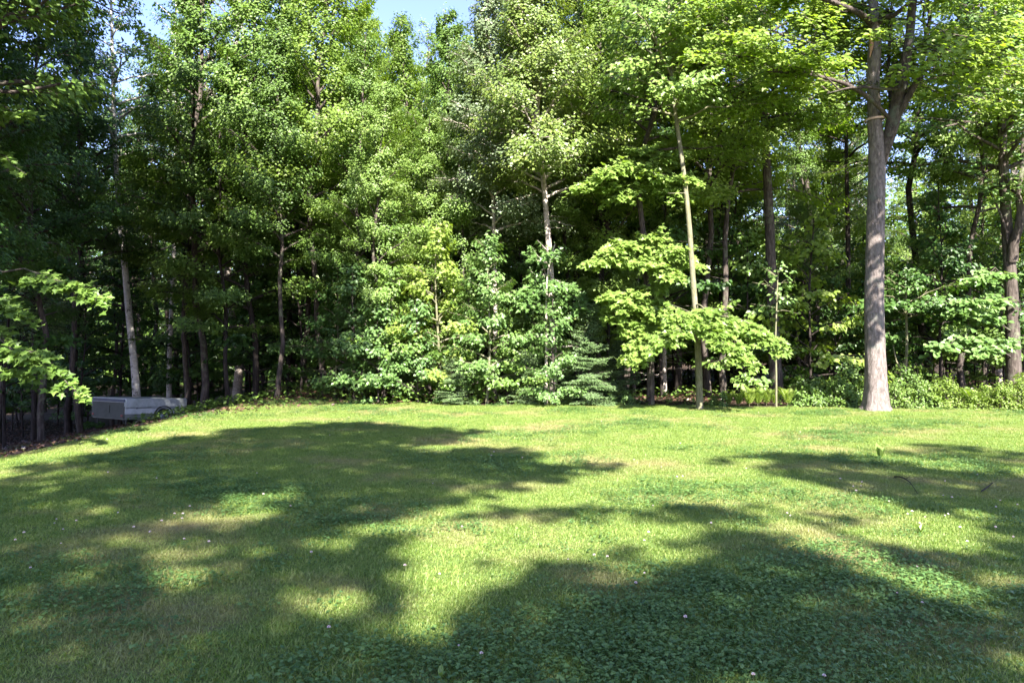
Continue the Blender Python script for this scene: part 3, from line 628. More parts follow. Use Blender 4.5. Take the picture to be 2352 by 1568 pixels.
# ---- shrubs and little evergreens in front of the wood ----
SHR = [(868, 20.2, SAPL[1], .78, None, 'leftmost low maple shrub at the dark corner of the lawn'),
       (905, 20.6, SAPL[0], .80, M_MAPLE, 'broadleaf shrub under the mid-height leaning maple'),
       (960, 20.0, SAPL[1], .74, None, 'wide spreading shrub with leaves down to the grass, left of the tallest shrub'),
       (1010, 20.8, SAPL[2], .88, M_LIGHT, 'thin-stemmed sapling showing its stem through a dark hole in the shrubs'),
       (1075, 20.3, SAPL[0], .72, M_MAPLE, 'dense round shrub left of the tallest central shrub'),
       (1120, 19.8, SAPL[2], .80, None, 'tallest central shrub, glossy leaves rising to a red-tipped top'),
       (1165, 20.3, SAPL[1], .72, M_MAPLE, 'bushy shrub leaning against the right of the tallest central shrub'),
       (1225, 21.2, SAPL[0], .62, None, 'shrub shading the foot of the Y-forked sapling'),
       (1272, 19.5, SAPL[0], .60, None, 'shrub covering the foot of the pale pinkish trunk'),
       (770, 21.6, SAPL[2], .72, M_DEEP, 'shaded sapling standing alone in the dark left of the shrubs'),
       (815, 20.9, SAPL[0], .82, None, 'sapling with one sunlit side at the edge of the dark gap')]
for px, Y, kd, s, lm, lb in SHR:
    plant(kd, 'shrub', (px - 1176) / F * Y, Y, lb, 'shrub', group='shrubs in the middle of the wood edge', sc=s, lm=lm)
for px, Y, kd, s, lb in [(1352, 19.6, HEM[0], 1.02, 'largest little evergreen with layered boughs, right of the bramble patch'),
                         (1208, 19.9, HEM[1], .85, 'dark small evergreen half hidden behind the bramble patch'),
                         (1284, 20.3, HEM[0], .60, 'narrow evergreen squeezed between the two small evergreens'),
                         (1418, 20.4, HEM[1], 1.0, 'squat evergreen under the tiered young maple'),
                         (1040, 19.5, HEM[1], .72, 'knee-high evergreen under the dense round shrub')]:
    plant(kd, 'spruce_sapling', (px - 1176) / F * Y, Y, lb, 'sapling', group='little evergreens at the wood edge', sc=s)
rnd = random.Random(5)
def lawn_back(x):
    return 19.25 - (0.010 * (x + 1) ** 2 if x > -1 else 0) - (0.16 * (x + 1) ** 2 if x < -1 else 0) + 0.12 * math.sin(x * 1.9)
BU = [(px, 'light') for px in (1190, 1214, 1238, 1262, 1288, 1312, 1336)] + [(px, 'mid') for px in (1010, 1075, 1092, 1150, 1400, 1432, 1640, 1668)] + \
     [(px, 'deep') for px in (1840, 1866, 1890, 1915, 1940, 1965, 2055, 2080, 2105, 2128)] + [(px, 'lit') for px in (2150, 2172, 2196, 2240, 2266, 2292, 2318, 2345, 2372)]
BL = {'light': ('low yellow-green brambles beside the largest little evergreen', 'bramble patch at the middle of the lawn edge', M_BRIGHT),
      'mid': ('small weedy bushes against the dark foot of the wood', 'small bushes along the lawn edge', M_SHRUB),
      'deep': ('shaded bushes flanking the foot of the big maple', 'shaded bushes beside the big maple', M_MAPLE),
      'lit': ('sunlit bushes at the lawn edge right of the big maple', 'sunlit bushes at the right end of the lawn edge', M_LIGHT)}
ORD = ['leftmost', 'second', 'third', 'fourth', 'fifth', 'sixth', 'seventh', 'eighth', 'ninth', 'tenth', 'eleventh', 'twelfth']
BN = {}
def nth(key):
    BN[key] = BN.get(key, 0) + 1; i = BN[key] - 1
    return 'leftmost of the ' if i == 0 else ORD[i] + ' from left of the '
for px, t in BU:
    for k in range(2 if t == 'deep' or (t == 'lit' and px % 2) else 1):
        x = (px + rnd.uniform(-10, 10) - 1176) / F * 19; yb = lawn_back(x)
        Y = yb + (.35 + rnd.uniform(0, .3) if k == 0 else 1.1 + rnd.uniform(0, .5)); x = (px + rnd.uniform(-10, 10) - 1176) / F * Y
        kd = BUSH[rnd.randrange(3)]; lb, g, lm = BL[t]
        sc = rnd.uniform(.75, 1.1) * (.62 if t == 'light' and k == 0 else 1) * (.6 if t == 'mid' else 1) * (.75 if k else .55)
        if t == 'lit' and k: lb = 'bushes half hidden behind the sunlit ones at the right'; g = 'second row of bushes at the right end'
        if t == 'deep' and k: lb = 'taller dark bushes behind the shaded ones by the big maple'
        lb = nth((t, k)) + lb
        plant(kd, 'bush', x, Y, lb, 'bush', group=g if not k or t == 'lit' else g + ', back row', sc=sc, lm=lm)
for i, px in enumerate((1700, 1722, 1745, 1768, 1792, 1815, 1680)):
    x = (px - 1176) / F * 18.9
    plant(FERN[i % 2], 'fern', x, lawn_back(x) + .3 + rnd.uniform(-.05, .35), nth('f1') + 'yellow-green ferns in the clump by the dappled medium trunk', 'fern', group='ferns by the dappled trunk', sc=rnd.uniform(.75, 1.1))
for i, px in enumerate((2188, 2214, 2238, 2262)):
    x = (px - 1176) / F * 18.5
    plant(FERN[i % 2], 'fern', x, lawn_back(x) + .22 + rnd.uniform(0, .3), nth('f2') + 'ferns among the bushes right of the big maple', 'fern', group='ferns at the right end of the lawn edge', sc=rnd.uniform(.75, 1.0), lm=None if i else M_OLIVE)

# ---- the deep wood: every trunk a tree of its own ----
occ = [(o.location.x, o.location.y) for o in SC.objects if o.type == 'EMPTY' and o.get('category') == 'tree' and o.location.y > 14]
rf = random.Random(21); auto = []
def clear(x, y, r):
    if -14.6 < x < -9.0 and 18 < y < 26.3: return False
    if x > -8.6 and y < lawn_back(max(x, -6)) + 1.8: return False
    return all((x - a) ** 2 + (y - b) ** 2 > r * r for a, b in occ + auto)
for (y0, y1, r, n) in ((20.5, 32, 2.1, 5000), (32, 46, 2.7, 4000), (46, 60, 3.6, 3000)):
    for _ in range(n):
        y = rf.uniform(y0, y1); x = rf.uniform(-.70 * y - 2, .70 * y + 2)
        if clear(x, y, r): auto.append((x, y))
# left flank beside and before the trailer
for _ in range(400):
    y = rf.uniform(13, 21); x = rf.uniform(-18, -11)
    if x < -0.70 * y + .5 and clear(x, y, 2.3): auto.append((x, y))
LM = [(-120, 'the left edge boughs'), (200, 'the left end of the trailer'), (318, 'the leaning white birch'), (388, 'the thinner patchy birch'), (500, 'the dark gap right of the trailer'), (620, 'the darkest gap in the undergrowth'), (745, 'the bright yellow-green column maple'),
      (860, 'the leftmost low shrub'), (985, 'the open sky gap'), (1120, 'the tallest central shrub'), (1255, 'the pale pinkish trunk'), (1352, 'the largest little evergreen'), (1493, 'the tiered young maple'), (1600, 'the mossy young maple'),
      (1690, 'the low bright spray'), (1778, 'the dappled medium trunk'), (1860, 'the yellow-green ferns'), (1947, 'the slender dark pole'), (2012, 'the big grey-barked maple'), (2080, 'the V-forked little tree'), (2200, 'the sunlit bushes'), (2325, 'the double-stemmed maple')]
def where(px, y):
    a, b = min(LM, key=lambda t: abs(t[0] - px)); side = 'directly behind' if abs(px - a) < 16 else ('behind and left of' if px < a else 'behind and right of')
    dist = 'close' if y < 26 else ('well' if y < 36 else 'far')
    return dist + ' ' + side + ' ' + b
AL = {0: ('dark trunk and canopy tree deep in the shadowed woods behind the trailer', 'trees deep in the dark left woods'),
      1: ('half hidden tree behind the shrubs and front maples in the middle', 'trees behind the middle of the wood edge'),
      2: ('slim forest tree seen through the open woods around the big grey-barked maple', 'trees in the open right-hand woods')}
for x, y in auto:
    px = 1176 + x / y * F
    if px < 850 and y > 44 and rf.random() < .45: continue
    if px > 1480 and (rf.random() < (.80 if y > 36 else .46)): continue
    if 850 < px < 1480 and y > 44 and rf.random() < .4: continue
    z_ = 0 if px < 820 else (1 if px < 1500 else 2)
    c = rf.random()
    if z_ == 0: kd = rf.choice(INNER + SPRUCE + [INNER[0]])
    elif z_ == 1: kd = rf.choice(EDGE[:3] + INNER + [SPRUCE[0]])
    else: kd = rf.choice(INNER + [INNER[1], EDGE[2], SPRUCE[1], POPLAR[0]])
    s = rf.uniform(.85, 1.1); H = {id(k): h for k, h in zip(EDGE + INNER + POPLAR + SPRUCE, (14, 14, 14, 13, 17, 18, 15, 19, 18, 13, 12))}[id(kd)]
    if 860 < px < 1110: s = min(s * 1.1, (1.2 + .418 * y) / H)
    elif y > 30: s = max(s, min(1.1, (1.6 + (.38 if px < 1500 else .28) * y) / H))
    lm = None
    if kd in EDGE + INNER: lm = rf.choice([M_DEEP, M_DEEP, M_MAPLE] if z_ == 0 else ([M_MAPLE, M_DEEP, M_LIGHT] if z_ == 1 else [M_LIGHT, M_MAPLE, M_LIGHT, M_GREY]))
    nm = 'spruce_tree' if kd in SPRUCE else ('poplar_tree' if kd in POPLAR else 'maple_tree')
    lb, g = AL[z_]
    if kd in SPRUCE: lb = lb.replace('tree', 'evergreen tree', 1) if z_ != 0 else 'dead-twigged evergreen trunk deep in the shadowed woods behind the trailer'; g += ', evergreens'
    w_ = where(px, y); lb = ('dead-twigged evergreen ' if kd in SPRUCE else ('pale-leaved poplar ' if kd in POPLAR else ['dark-crowned tree ', 'half hidden maple ', 'slim forest maple '][z_])) + w_; g = nm.split('_')[0] + ' trees ' + w_
    plant(kd, nm, x, y, lb, 'tree', group=g, sc=(s * rf.uniform(.9, 1.1), s * rf.uniform(.9, 1.1), s), lm=lm)
UL = ['shaded sapling', 'low leafy sapling', 'leafy understorey sapling']
def lab(kd, x, y, px, z_):
    w_ = where(px, y)
    plant(kd, 'young_tree', x, y, UL[z_] + ' ' + w_, 'young tree', group='saplings ' + w_, sc=rf.uniform(.7, 1.15), lm=rf.choice([M_MAPLE, M_DEEP, M_LIGHT]) if z_ and rf.random() < .7 else None)
# shaded saplings between them
n_u = 0
for _ in range(2600):
    y = rf.uniform(21.5, 34); x = rf.uniform(-.68 * y, .68 * y); px = 1176 + x / y * F
    if n_u >= 150 or not clear(x, y, .85): continue
    if px < 820 and rf.random() < .62: continue
    z_ = 0 if px < 820 else (1 if px < 1500 else 2)
    lab(rf.choice(UNDER), x, y, px, z_) if 1 else plant(rf.choice(UNDER), 'young_tree', x, y, ['shaded sapling among the dark trunks behind the trailer', 'shaded sapling behind the central shrubs', 'leafy understorey sapling in the open woods around the big maple'][z_], 'young tree',
          group=['saplings in the dark left woods', 'saplings behind the central shrubs', 'saplings in the open right-hand woods'][z_], sc=rf.uniform(.7, 1.15), lm=rf.choice([M_MAPLE, M_SHRUB, M_LIGHT]) if z_ and rf.random() < .75 else None)
    occ.append((x, y)); n_u += 1
print('auto', len(auto), 'under', n_u)

# woods beyond: one mass
def far_woods():
    r = rg(90); W = Wood(); n = 420
    y = r.uniform(60, 105, n); x = r.uniform(-.75, .75, n) * y
    px = 1176 + x / y * F; H = r.uniform(9, 17, n) + 4 * (px > 1120); H = np.where((px > 850) & (px < 1120), 1.6 + .39 * y * r.uniform(.7, 1, n), H)
    A = np.stack([x, y, np.full(n, -2.)], -1); B = A + np.stack([r.normal(0, .4, n), r.normal(0, .4, n), H + 1], -1)
    W.twigs(A, B, np.full(n, .16), np.full(n, .03), n=5)
    k = 360; idx = np.repeat(np.arange(n), k); t = r.uniform(.12, 1.0, n * k) ** .8
    P = A[idx] + (B - A)[idx] * t[:, None]; rad = 3.0 * np.sqrt(r.uniform(0, 1, n * k)) * (1.15 - t) ** .6; az = r.uniform(0, 2 * PI, n * k)
    P[:, 0] += rad * np.cos(az); P[:, 1] += rad * np.sin(az)
    m = 90000; yy = r.uniform(56, 100, m); xx = r.uniform(-.75, .75, m) * yy; zz = r.uniform(0, 1, m) ** 1.3 * 9 - 2.2
    P = np.concatenate([P, np.stack([xx, yy, zz], -1)]); q = len(P); n, k = q, 1
    N = np.stack([r.normal(0, .6, n * k), r.normal(0, .6, n * k) - .3, np.ones(n * k)], -1); D = r.normal(0, 1, (n * k, 3)); D[:, 2] *= .3
    V, T, v = leaves(P, nrm(D), nrm(N), r.uniform(.28, .6, n * k), r.uniform(0, 1, n * k), LEAF2)
    wv = np.concatenate(W.V); wq = np.concatenate(W.Q)
    T2 = np.concatenate([wq[:, [0, 1, 2]], wq[:, [0, 2, 3]]])
    me = mesh('distant_woods', np.concatenate([V, wv]), np.concatenate([T, T2 + len(V)]), [M_MAPLE, B_DARK], var=np.concatenate([v, np.zeros(len(wv))]),
              midx=np.concatenate([np.zeros(len(T)), np.ones(len(T2))]))
    tag(link('distant_woods', me), 'mass of woodland far behind the trees', 'woods', kind='stuff')
far_woods()

# ---- trees that stand beside and behind the camera; they shade the near lawn and the left woods ----
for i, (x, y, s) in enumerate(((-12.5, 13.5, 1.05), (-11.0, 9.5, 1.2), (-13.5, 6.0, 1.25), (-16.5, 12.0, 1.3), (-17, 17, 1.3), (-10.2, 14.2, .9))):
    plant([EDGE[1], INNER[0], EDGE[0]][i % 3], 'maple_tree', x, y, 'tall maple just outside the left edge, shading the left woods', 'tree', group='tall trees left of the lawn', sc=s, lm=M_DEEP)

def poly_in(P, poly):
    x, y = P[:, 0], P[:, 1]; c = np.zeros(len(P), bool); n = len(poly)
    for i in range(n):
        (x1, y1), (x2, y2) = poly[i], poly[(i + 1) % n]
        if y1 == y2: continue
        k = ((y1 > y) != (y2 > y)) & (x < (x2 - x1) * (y - y1) / (y2 - y1) + x1)
        c ^= k
    return c
# where tree shade lies on the grass (2352-wide pixel frame) and the sunny holes in it
SHADE = [([(-200, 1135), (0, 1120), (130, 1068), (280, 1036), (420, 1008), (540, 988), (700, 974), (830, 968), (960, 978), (1080, 992), (1066, 1012), (950, 1022), (930, 1038), (1000, 1046), (1060, 1032), (1150, 1026), (1245, 1036),
           (1190, 1052), (1240, 1066), (1330, 1066), (1430, 1054), (1330, 1090), (1230, 1118), (1120, 1122), (1085, 1150), (1060, 1168), (1000, 1160), (870, 1165), (850, 1210), (790, 1240), (720, 1260), (500, 1330), (300, 1420), (-200, 1500)], 1.0),
         ([(-200, 1300), (400, 1330), (560, 1300), (700, 1270), (900, 1240), (960, 1290), (930, 1330), (820, 1370), (760, 1420), (900, 1432), (1020, 1400), (1080, 1350), (1130, 1310), (1150, 1285), (1240, 1290), (1330, 1276), (1440, 1290), (1500, 1320),
           (1540, 1316), (1568, 1240), (1680, 1236), (1800, 1246), (1850, 1290), (1960, 1318), (2010, 1330), (2050, 1360), (2200, 1372), (2330, 1420), (2500, 1500), (2500, 1800), (-200, 1800)], 1.0),
         ([(1075, 1174), (1380, 1170), (1400, 1184), (1300, 1194), (1100, 1192)], .55), ([(1480, 1190), (1530, 1148), (1660, 1168), (1760, 1188), (1700, 1200), (1560, 1196)], .75),
         ([(1700, 1058), (1760, 1046), (1960, 1052), (2080, 1066), (2200, 1092), (2352, 1094), (2600, 1090), (2600, 1250), (2352, 1190), (2200, 1180), (2060, 1150), (1960, 1130), (1830, 1112), (1720, 1090)], .85),
         ([(2000, 1040), (2200, 1020), (2400, 1046), (2600, 1040), (2600, 1072), (2300, 1070), (2150, 1062)], .35),
         ([(1990, 1275), (2050, 1262), (2200, 1268), (2352, 1240), (2352, 1320), (2230, 1305), (2060, 1300)], .9), ([(2230, 1240), (2352, 1150), (2600, 1150), (2600, 1500), (2352, 1400), (2240, 1310)], .8),
         ([(1900, 1200), (1960, 1190), (2040, 1212), (1960, 1222)], .5)]
HOLES = [((505, 1172), (175, 30), -13, 1), ((268, 1274), (130, 28), -10, 1), ((325, 1330), (140, 33), -12, 1), ((553, 1262), (95, 26), -8, .95), ((70, 1340), (100, 26), -8, .75), ((190, 1415), (60, 14), -8, .5),
         ((745, 1262), (65, 26), -8, .85), ((725, 1376), (60, 20), 0, .45), ((266, 1121), (55, 6), -5, .55), ((180, 1086), (140, 10), -12, .75), ((1130, 1075), (34, 10), 0, .8), ((1158, 1112), (45, 12), 0, .8), ((640, 1044), (55, 6), -5, .35),
         ((1040, 1137), (48, 14), -5, .8), ((920, 1184), (68, 22), 0, 1), ((705, 1094), (40, 8), -5, .6), ((1960, 1078), (160, 7), 2, .5), ((2130, 1102), (90, 8), 5, .55), ((2290, 1150), (70, 8), 0, .3), ((2300, 1425), (110, 34), 18, .65), ((2150, 1340), (110, 22), 6, .6),
         ((600, 1075), (90, 7), -4, .3), ((860, 1100), (60, 8), -4, .3), ((450, 1480), (200, 18), -4, .15), ((820, 1540), (140, 16), 0, .15), ((2000, 1500), (120, 18), 0, .15)]
def shade(px, py):
    P = np.stack([px, py], -1); d = np.zeros(len(P))
    for poly, s in SHADE: d = np.maximum(d, np.where(poly_in(P, poly), s, 0))
    for (cx, cy), (a, b), ang, s in HOLES:
        c, q = math.cos(R(ang)), math.sin(R(ang)); u = (px - cx) * c + (py - cy) * q; v = -(px - cx) * q + (py - cy) * c
        d *= 1 - s * np.exp(-((u / a) ** 2 + (v / b) ** 2) ** 2 * .9)
    return d
def near_trees():
    r = rg(77); n = 330000
    gx = r.uniform(-9.5, 10.5, n); gy = r.uniform(1.2, 15.5, n)
    px = 1176 + gx / gy * F; py = 784 + CH / gy * F
    # outside the picture the crowns go on
    # boughs end in ragged tips: shift the outline by small random amounts, bough by bough and twig by twig
    o1 = r.normal(0, .17, (2, 60, 60)); o2 = r.normal(0, .11, (2, 180, 180))
    a1, b1 = ((gx + 12) / .62).astype(int), ((gy + 1) / .50).astype(int); a2, b2 = ((gx + 12) / .2).astype(int), ((gy + 1) / .16).astype(int)
    ex = gx + o1[0][a1, b1] + o2[0][a2, b2]; ey = np.maximum(1.1, gy + (o1[1][a1, b1] + o2[1][a2, b2]) * .8)
    px = 1176 + ex / ey * F; py = 784 + CH / ey * F
    d = shade(np.clip(px, -150, 2500), np.minimum(py, 1750))
    keep = r.uniform(0, 1, n) < d; gx, gy = gx[keep], gy[keep]
    # clumpy: drop leaves by a coarse random field so that small sun flecks remain
    cs = .30; ci = np.floor(gx / cs).astype(int) + 60; cj = np.floor(gy / cs).astype(int) + 5
    fk = r.uniform(.35, 1.2, (140, 80))[ci, cj]; k2 = r.uniform(0, 1, len(gx)) < fk * .50
    gx, gy = gx[k2], gy[k2]; n = len(gx)
    h = 12.0 + 1.6 * np.sin(gx * .55 + gy * .4) + .9 * np.sin(gx * 1.7 - gy * 1.1) + r.normal(0, .55, n) + np.clip(gy - 7, 0, 9) * .30
    tx, ty, tz = TS; P = np.stack([gx + tx / tz * h, gy + ty / tz * h, h], -1)
    stems = [(-3.5, -11, .26), (1.5, -12.5, .28), (7.0, -11.5, .26), (12.5, -9.0, .24)]
    c = np.array([[a, b] for a, b, _ in stems]); own = np.argmin(((P[:, None, :2] - c[None]) ** 2).sum(-1), 1)
    for i, (sx, sy, rr) in enumerate(stems):
        Q = P[own == i]; e = empty('maple_tree', (sx, sy, gzf(sx, sy)))
        tag(e, 'tall maple behind the viewer whose crown casts the shade on the near lawn', 'tree', 'tall trees behind the viewer')
        b = np.array([sx, sy, gzf(sx, sy)]); Q = Q - b; m = len(Q)
        W = Wood(); z = np.linspace(-.3, 17, 16); pth = np.stack([.15 * np.sin(z * .5), .15 * np.cos(z * .4), z], -1); W.tube(pth, rr * (1 - z / 19.5) ** .8, 12)
        sub = Q[r.choice(m, min(m, 9), replace=False)]
        for q in sub:
            hz = max(3.2, q[2] - np.linalg.norm(q[:2]) * .55 - .5); hz = min(hz, 16.2); p0 = interp_path(pth, (hz + .3) / 17.3)
            s = np.linspace(0, 1, 9); L_ = p0 + (q - p0) * s[:, None]; L_[:, 2] += .12 * np.linalg.norm(q - p0) * np.sin(s * PI); W.tube(L_, (.030) * (1 - .88 * s), 5)
        link('trunk', W.mesh('trunk', B_GREY), e)
        N = np.stack([r.normal(0, .45, m), r.normal(0, .45, m), np.ones(m)], -1); D = r.normal(0, 1, (m, 3)); D[:, 2] *= .3
        V, T, v = leaves(Q, nrm(D), nrm(N), r.uniform(.10, .19, m), r.uniform(0, 1, m), LEAF4)
        link('crown', mesh('crown', V, T, M_MAPLE, var=v), e)
near_trees()
LEFT_SHADE = [([(-300, -400), (260, -400), (330, 0), (340, 180), (420, 330), (470, 480), (540, 600), (700, 690), (800, 760), (850, 940), (700, 960), (500, 980), (300, 1040), (-300, 1100)], 1.0)]
LEFT_HOLES = [((150, 690), (110, 30), 5, .8), ((110, 860), (70, 60), 30, .8), ((30, 260), (60, 60), 0, .8), ((340, 750), (90, 40), 20, .6), ((305, 800), (34, 120), 0, .9), ((390, 850), (25, 60), 0, .7), ((400, 470), (60, 25), 0, .6), ((450, 640), (50, 40), 0, .5),
              ((240, 130), (70, 60), 0, .55), ((300, 330), (60, 40), 0, .4), ((60, 985), (80, 16), 0, .7), ((560, 660), (50, 20), 0, .5), ((180, 470), (60, 20), 0, .35)]
def left_shade_trees():  # added unseen trees; crown leaves set sunward to darken the left woods
    r = rg(78); n = 110000
    Yt = r.uniform(19.5, 27, n); px = r.uniform(-260, 860, n); py = r.uniform(-300, 1030, n)
    dn = np.where(poly_in(np.stack([px, py], -1), LEFT_SHADE[0][0]), 1.0, 0)
    for (cx, cy), (a, b), ang, s in LEFT_HOLES:
        c, q = math.cos(R(ang)), math.sin(R(ang)); u = (px - cx) * c + (py - cy) * q; v = -(px - cx) * q + (py - cy) * c
        dn *= 1 - s * np.exp(-((u / a) ** 2 + (v / b) ** 2) ** 2 * .9)
    Tz = CH - (py - 784) / F * Yt; Tx = (px - 1176) / F * Yt
    fk = r.uniform(.25, 1.2, (60, 60))[((Tx + 20) / .45).astype(int) % 60, ((Tz + 5) / .45).astype(int) % 60]
    k = r.uniform(0, 1, n) < dn * fk * .70 * np.where(py > 480, 2.1, .85); Tz, Tx, Yt = Tz[k], Tx[k], Yt[k]
    ng = 16000; gx_ = r.uniform(-17, -6.95, ng); gy_ = r.uniform(8.5, 26, ng); k = (gx_ < -7.05 - .1 * np.sin(gy_ * 2)) & (np.abs(gx_) < .72 * gy_ + 2) & (((gx_ + 10.2) / 1.3) ** 2 + ((gy_ - 16.2) / 1.0) ** 2 > r.uniform(.3, 1.2, ng))
    Tz = np.concatenate([Tz, gz(gx_, gy_)[k]]); Tx = np.concatenate([Tx, gx_[k]]); Yt = np.concatenate([Yt, gy_[k]]); n = len(Tz)
    d = np.clip(10.0 - .40 * Tz, 4.5, 11) + r.normal(0, .5, n); h_ = math.hypot(TS[0], TS[1])
    X = np.stack([Tx + TS[0] / h_ * d, Yt + TS[1] / h_ * d, Tz + TS[2] / h_ * d], -1)
    # keep what hangs above or beside the picture
    k = ((X[:, 2] - CH) / X[:, 1] > .475) | (X[:, 0] / X[:, 1] < -.69); X = X[k]
    stems = [(-9.6, 9.2, .2), (-12.2, 13.0, .2), (-15.5, 14.5, .2)]
    c = np.array([[a, b] for a, b, _ in stems]); own = np.argmin(((X[:, None, :2] - c[None]) ** 2).sum(-1), 1)
    for i, (sx, sy, rr) in enumerate(stems):
        b = np.array([sx, sy, gzf(sx, sy)]); Q = X[own == i] - b; m = len(Q); e = empty('maple_tree', b)
        tag(e, 'added unseen maple left of the lawn, crown shaped to darken the left woods', 'tree', 'added unseen trees left of the lawn')
        W = Wood(); z = np.linspace(-.3, 17, 20); pth = np.stack([.15 * np.sin(z * .5), .15 * np.cos(z * .4), z], -1); W.tube(pth, rr * (1 - z / 19) ** .8, 12)
        for q in Q[r.choice(m, min(m, 16), replace=False)]:
            hz = min(16.2, max(5, q[2] - np.linalg.norm(q[:2]) * .5)); p0 = interp_path(pth, (hz + .3) / 17.3); s = np.linspace(0, 1, 9); L_ = p0 + (q - p0) * s[:, None]; L_[:, 2] += .1 * np.linalg.norm(q - p0) * np.sin(s * PI); W.tube(L_, .05 * (1 - .88 * s), 5)
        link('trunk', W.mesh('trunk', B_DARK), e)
        N = np.stack([r.normal(0, .45, m), r.normal(0, .45, m) - .3, np.ones(m)], -1); D = r.normal(0, 1, (m, 3)); D[:, 2] *= .3
        V, T, v = leaves(Q, nrm(D), nrm(N), r.uniform(.12, .20, m), r.uniform(0, 1, m), LEAF4)
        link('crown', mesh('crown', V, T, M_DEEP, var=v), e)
left_shade_trees()

# ------------------------------------------------------------------ the parked folding trailer
def rbox(name, sx, sy, sz, mat, parent, loc=(0, 0, 0), bev=.02, shear=0.0):
    import bmesh
    bm = bmesh.new(); bmesh.ops.create_cube(bm, size=1)
    for v in bm.verts:
        v.co = Vector((v.co.x * sx, v.co.y * sy, v.co.z * sz))
        if shear and v.co.z < 0: v.co.x *= 1 - shear
    if bev: bmesh.ops.bevel(bm, geom=list(bm.edges), offset=bev, segments=2, affect='EDGES')
    me = bpy.data.meshes.new(name); bm.to_mesh(me); bm.free(); me.materials.append(mat)
    o = link(name, me, parent); o.location = loc; return o
def trailer():
    P = at(286, 967, 23.3); L_, Wd = 2.15, 1.66; yaw = R(61)
    e = empty('trailer', (P[0], P[1], gzf(P[0], P[1]) + .02), 0); tag(e, 'white folding camper trailer parked in the shade under the trees on the left', 'trailer')
    e.rotation_euler = (0, R(3.6), yaw)       # local +x along the long side, the corner nearest the viewer at the origin
    white = plain('weathered_white_panel', (.50, .53, .54), .5, dirt=(.26, .29, .27)); white2 = plain('chalky_white_stripe', (.60, .63, .65), .5, dirt=(.40, .43, .43))
    grey = plain('grimy_lower_skirt', (.22, .235, .22), .6, dirt=(.11, .12, .10)); dark = plain('dark_end_panel', (.075, .08, .07), .7, dirt=(.05, .055, .045))
    navy = plain('navy_trim', (.035, .05, .11), .45, dirt=(.10, .11, .13)); blk = plain('tyre_rubber', (.02, .02, .022), .85); steel = plain('painted_steel_rim', (.42, .46, .52), .4, dirt=(.2, .22, .25))
    al = plain('dull_aluminium', (.35, .36, .36), .4, .6)
    cx, cy = L_ / 2, Wd / 2; z0 = .19
    rbox('skirt', L_ - .03, Wd - .03, .17, grey, e, (cx, cy, z0 + .085), .012)
    rbox('body', L_, Wd, .175, white2, e, (cx, cy, z0 + .17 + .0875), .010)
    rbox('roof', L_ + .05, Wd + .05, .285, white, e, (cx, cy, z0 + .36 + .1425), .035)
    rbox('seam_trim', L_ + .03, Wd + .03, .018, al, e, (cx, cy, z0 + .352), .004)
    rbox('end_panel', .03, Wd - .06, .50, dark, e, (-.012, cy, z0 + .275), .008)
    rbox('end_trim', .05, Wd - .02, .085, navy, e, (-.032, cy, z0 + .575), .012)
    for yy in (.12, Wd - .12): rbox('tail_lamp', .025, .09, .06, plain('red_lens', (.25, .02, .02), .3), e, (-.035, yy, z0 + .12), .008)
    rbox('hatch', .02, .42, .24, dark, e, (-.034, cy + .1, z0 + .30), .008)
    rbox('latch', .03, .05, .05, al, e, (.35, -.03, z0 + .35), .006); rbox('latch', .03, .05, .05, al, e, (1.75, -.03, z0 + .35), .006)
    for yy in (-.02, Wd - .16):
        W = Wood(); a = np.linspace(R(175), R(5), 14); ctr = np.array([1.30, yy, .26])
        pts = ctr + np.stack([.335 * np.cos(a), 0 * a, .335 * np.sin(a)], -1)
        V = []; Q = []
        for p in pts: V += [p + [0, -.06, 0], p + [0, .18, 0], p + [0, .18, .012], p + [0, -.06, .012]]
        for i in range(len(pts) - 1): Q += [(4 * i + j, 4 * i + (j + 1) % 4, 4 * i + 4 + (j + 1) % 4, 4 * i + 4 + j) for j in range(4)]
        link('fender', mesh('fender', V, None, dark, Q=Q), e)
        def ring(name, prof, mat, parent, n=36):
            prof = np.array(prof); m = len(prof); th = np.arange(n) * 2 * PI / n
            V = np.stack([prof[None, :, 0] * np.cos(th)[:, None], np.repeat(prof[None, :, 1], n, 0), prof[None, :, 0] * np.sin(th)[:, None]], -1).reshape(-1, 3)
            i, j = np.meshgrid(np.arange(n), np.arange(m), indexing='ij'); k = (i + 1) % n; l = (j + 1) % m
            return link(name, mesh(name, V, None, mat, Q=np.stack([i * m + j, i * m + l, k * m + l, k * m + j], -1).reshape(-1, 4), smooth=False), parent)
        wh = empty('wheel', (1.30, yy + .05, .26)); wh.parent = e
        ring('tyre', [(.16, -.08), (.235, -.085), (.262, -.06), (.265, 0), (.262, .06), (.235, .085), (.16, .08)], blk, wh)
        ring('rim', [(.03, -.075), (.06, -.085), (.10, -.05), (.15, -.06), (.165, -.07), (.165, .05), (.03, .05)], steel, wh, 28)
    W = Wood(); W.tube([(L_ - .1, .25, z0 + .02), (L_ + .9, cy, .30)], [.035, .035], 4); W.tube([(L_ - .1, Wd - .25, z0 + .02), (L_ + .9, cy, .30)], [.035, .035], 4); W.tube([(L_ + .88, cy, .32), (L_ + 1.08, cy, .33)], [.04, .03], 6); W.tube([(L_ + .8, cy, .5), (L_ + .8, cy, 0.02)], [.025, .025], 6)
    link('tow_bar', W.mesh('tow_bar', dark, False), e)
    for xx, yy in ((.12, .12), (.12, Wd - .12)):
        W = Wood(); W.tube([(xx, yy, z0 + .05), (xx, yy, .02)], [.016, .016], 6); link('stabiliser_leg', W.mesh('stabiliser_leg', dark, False), e)
trailer()

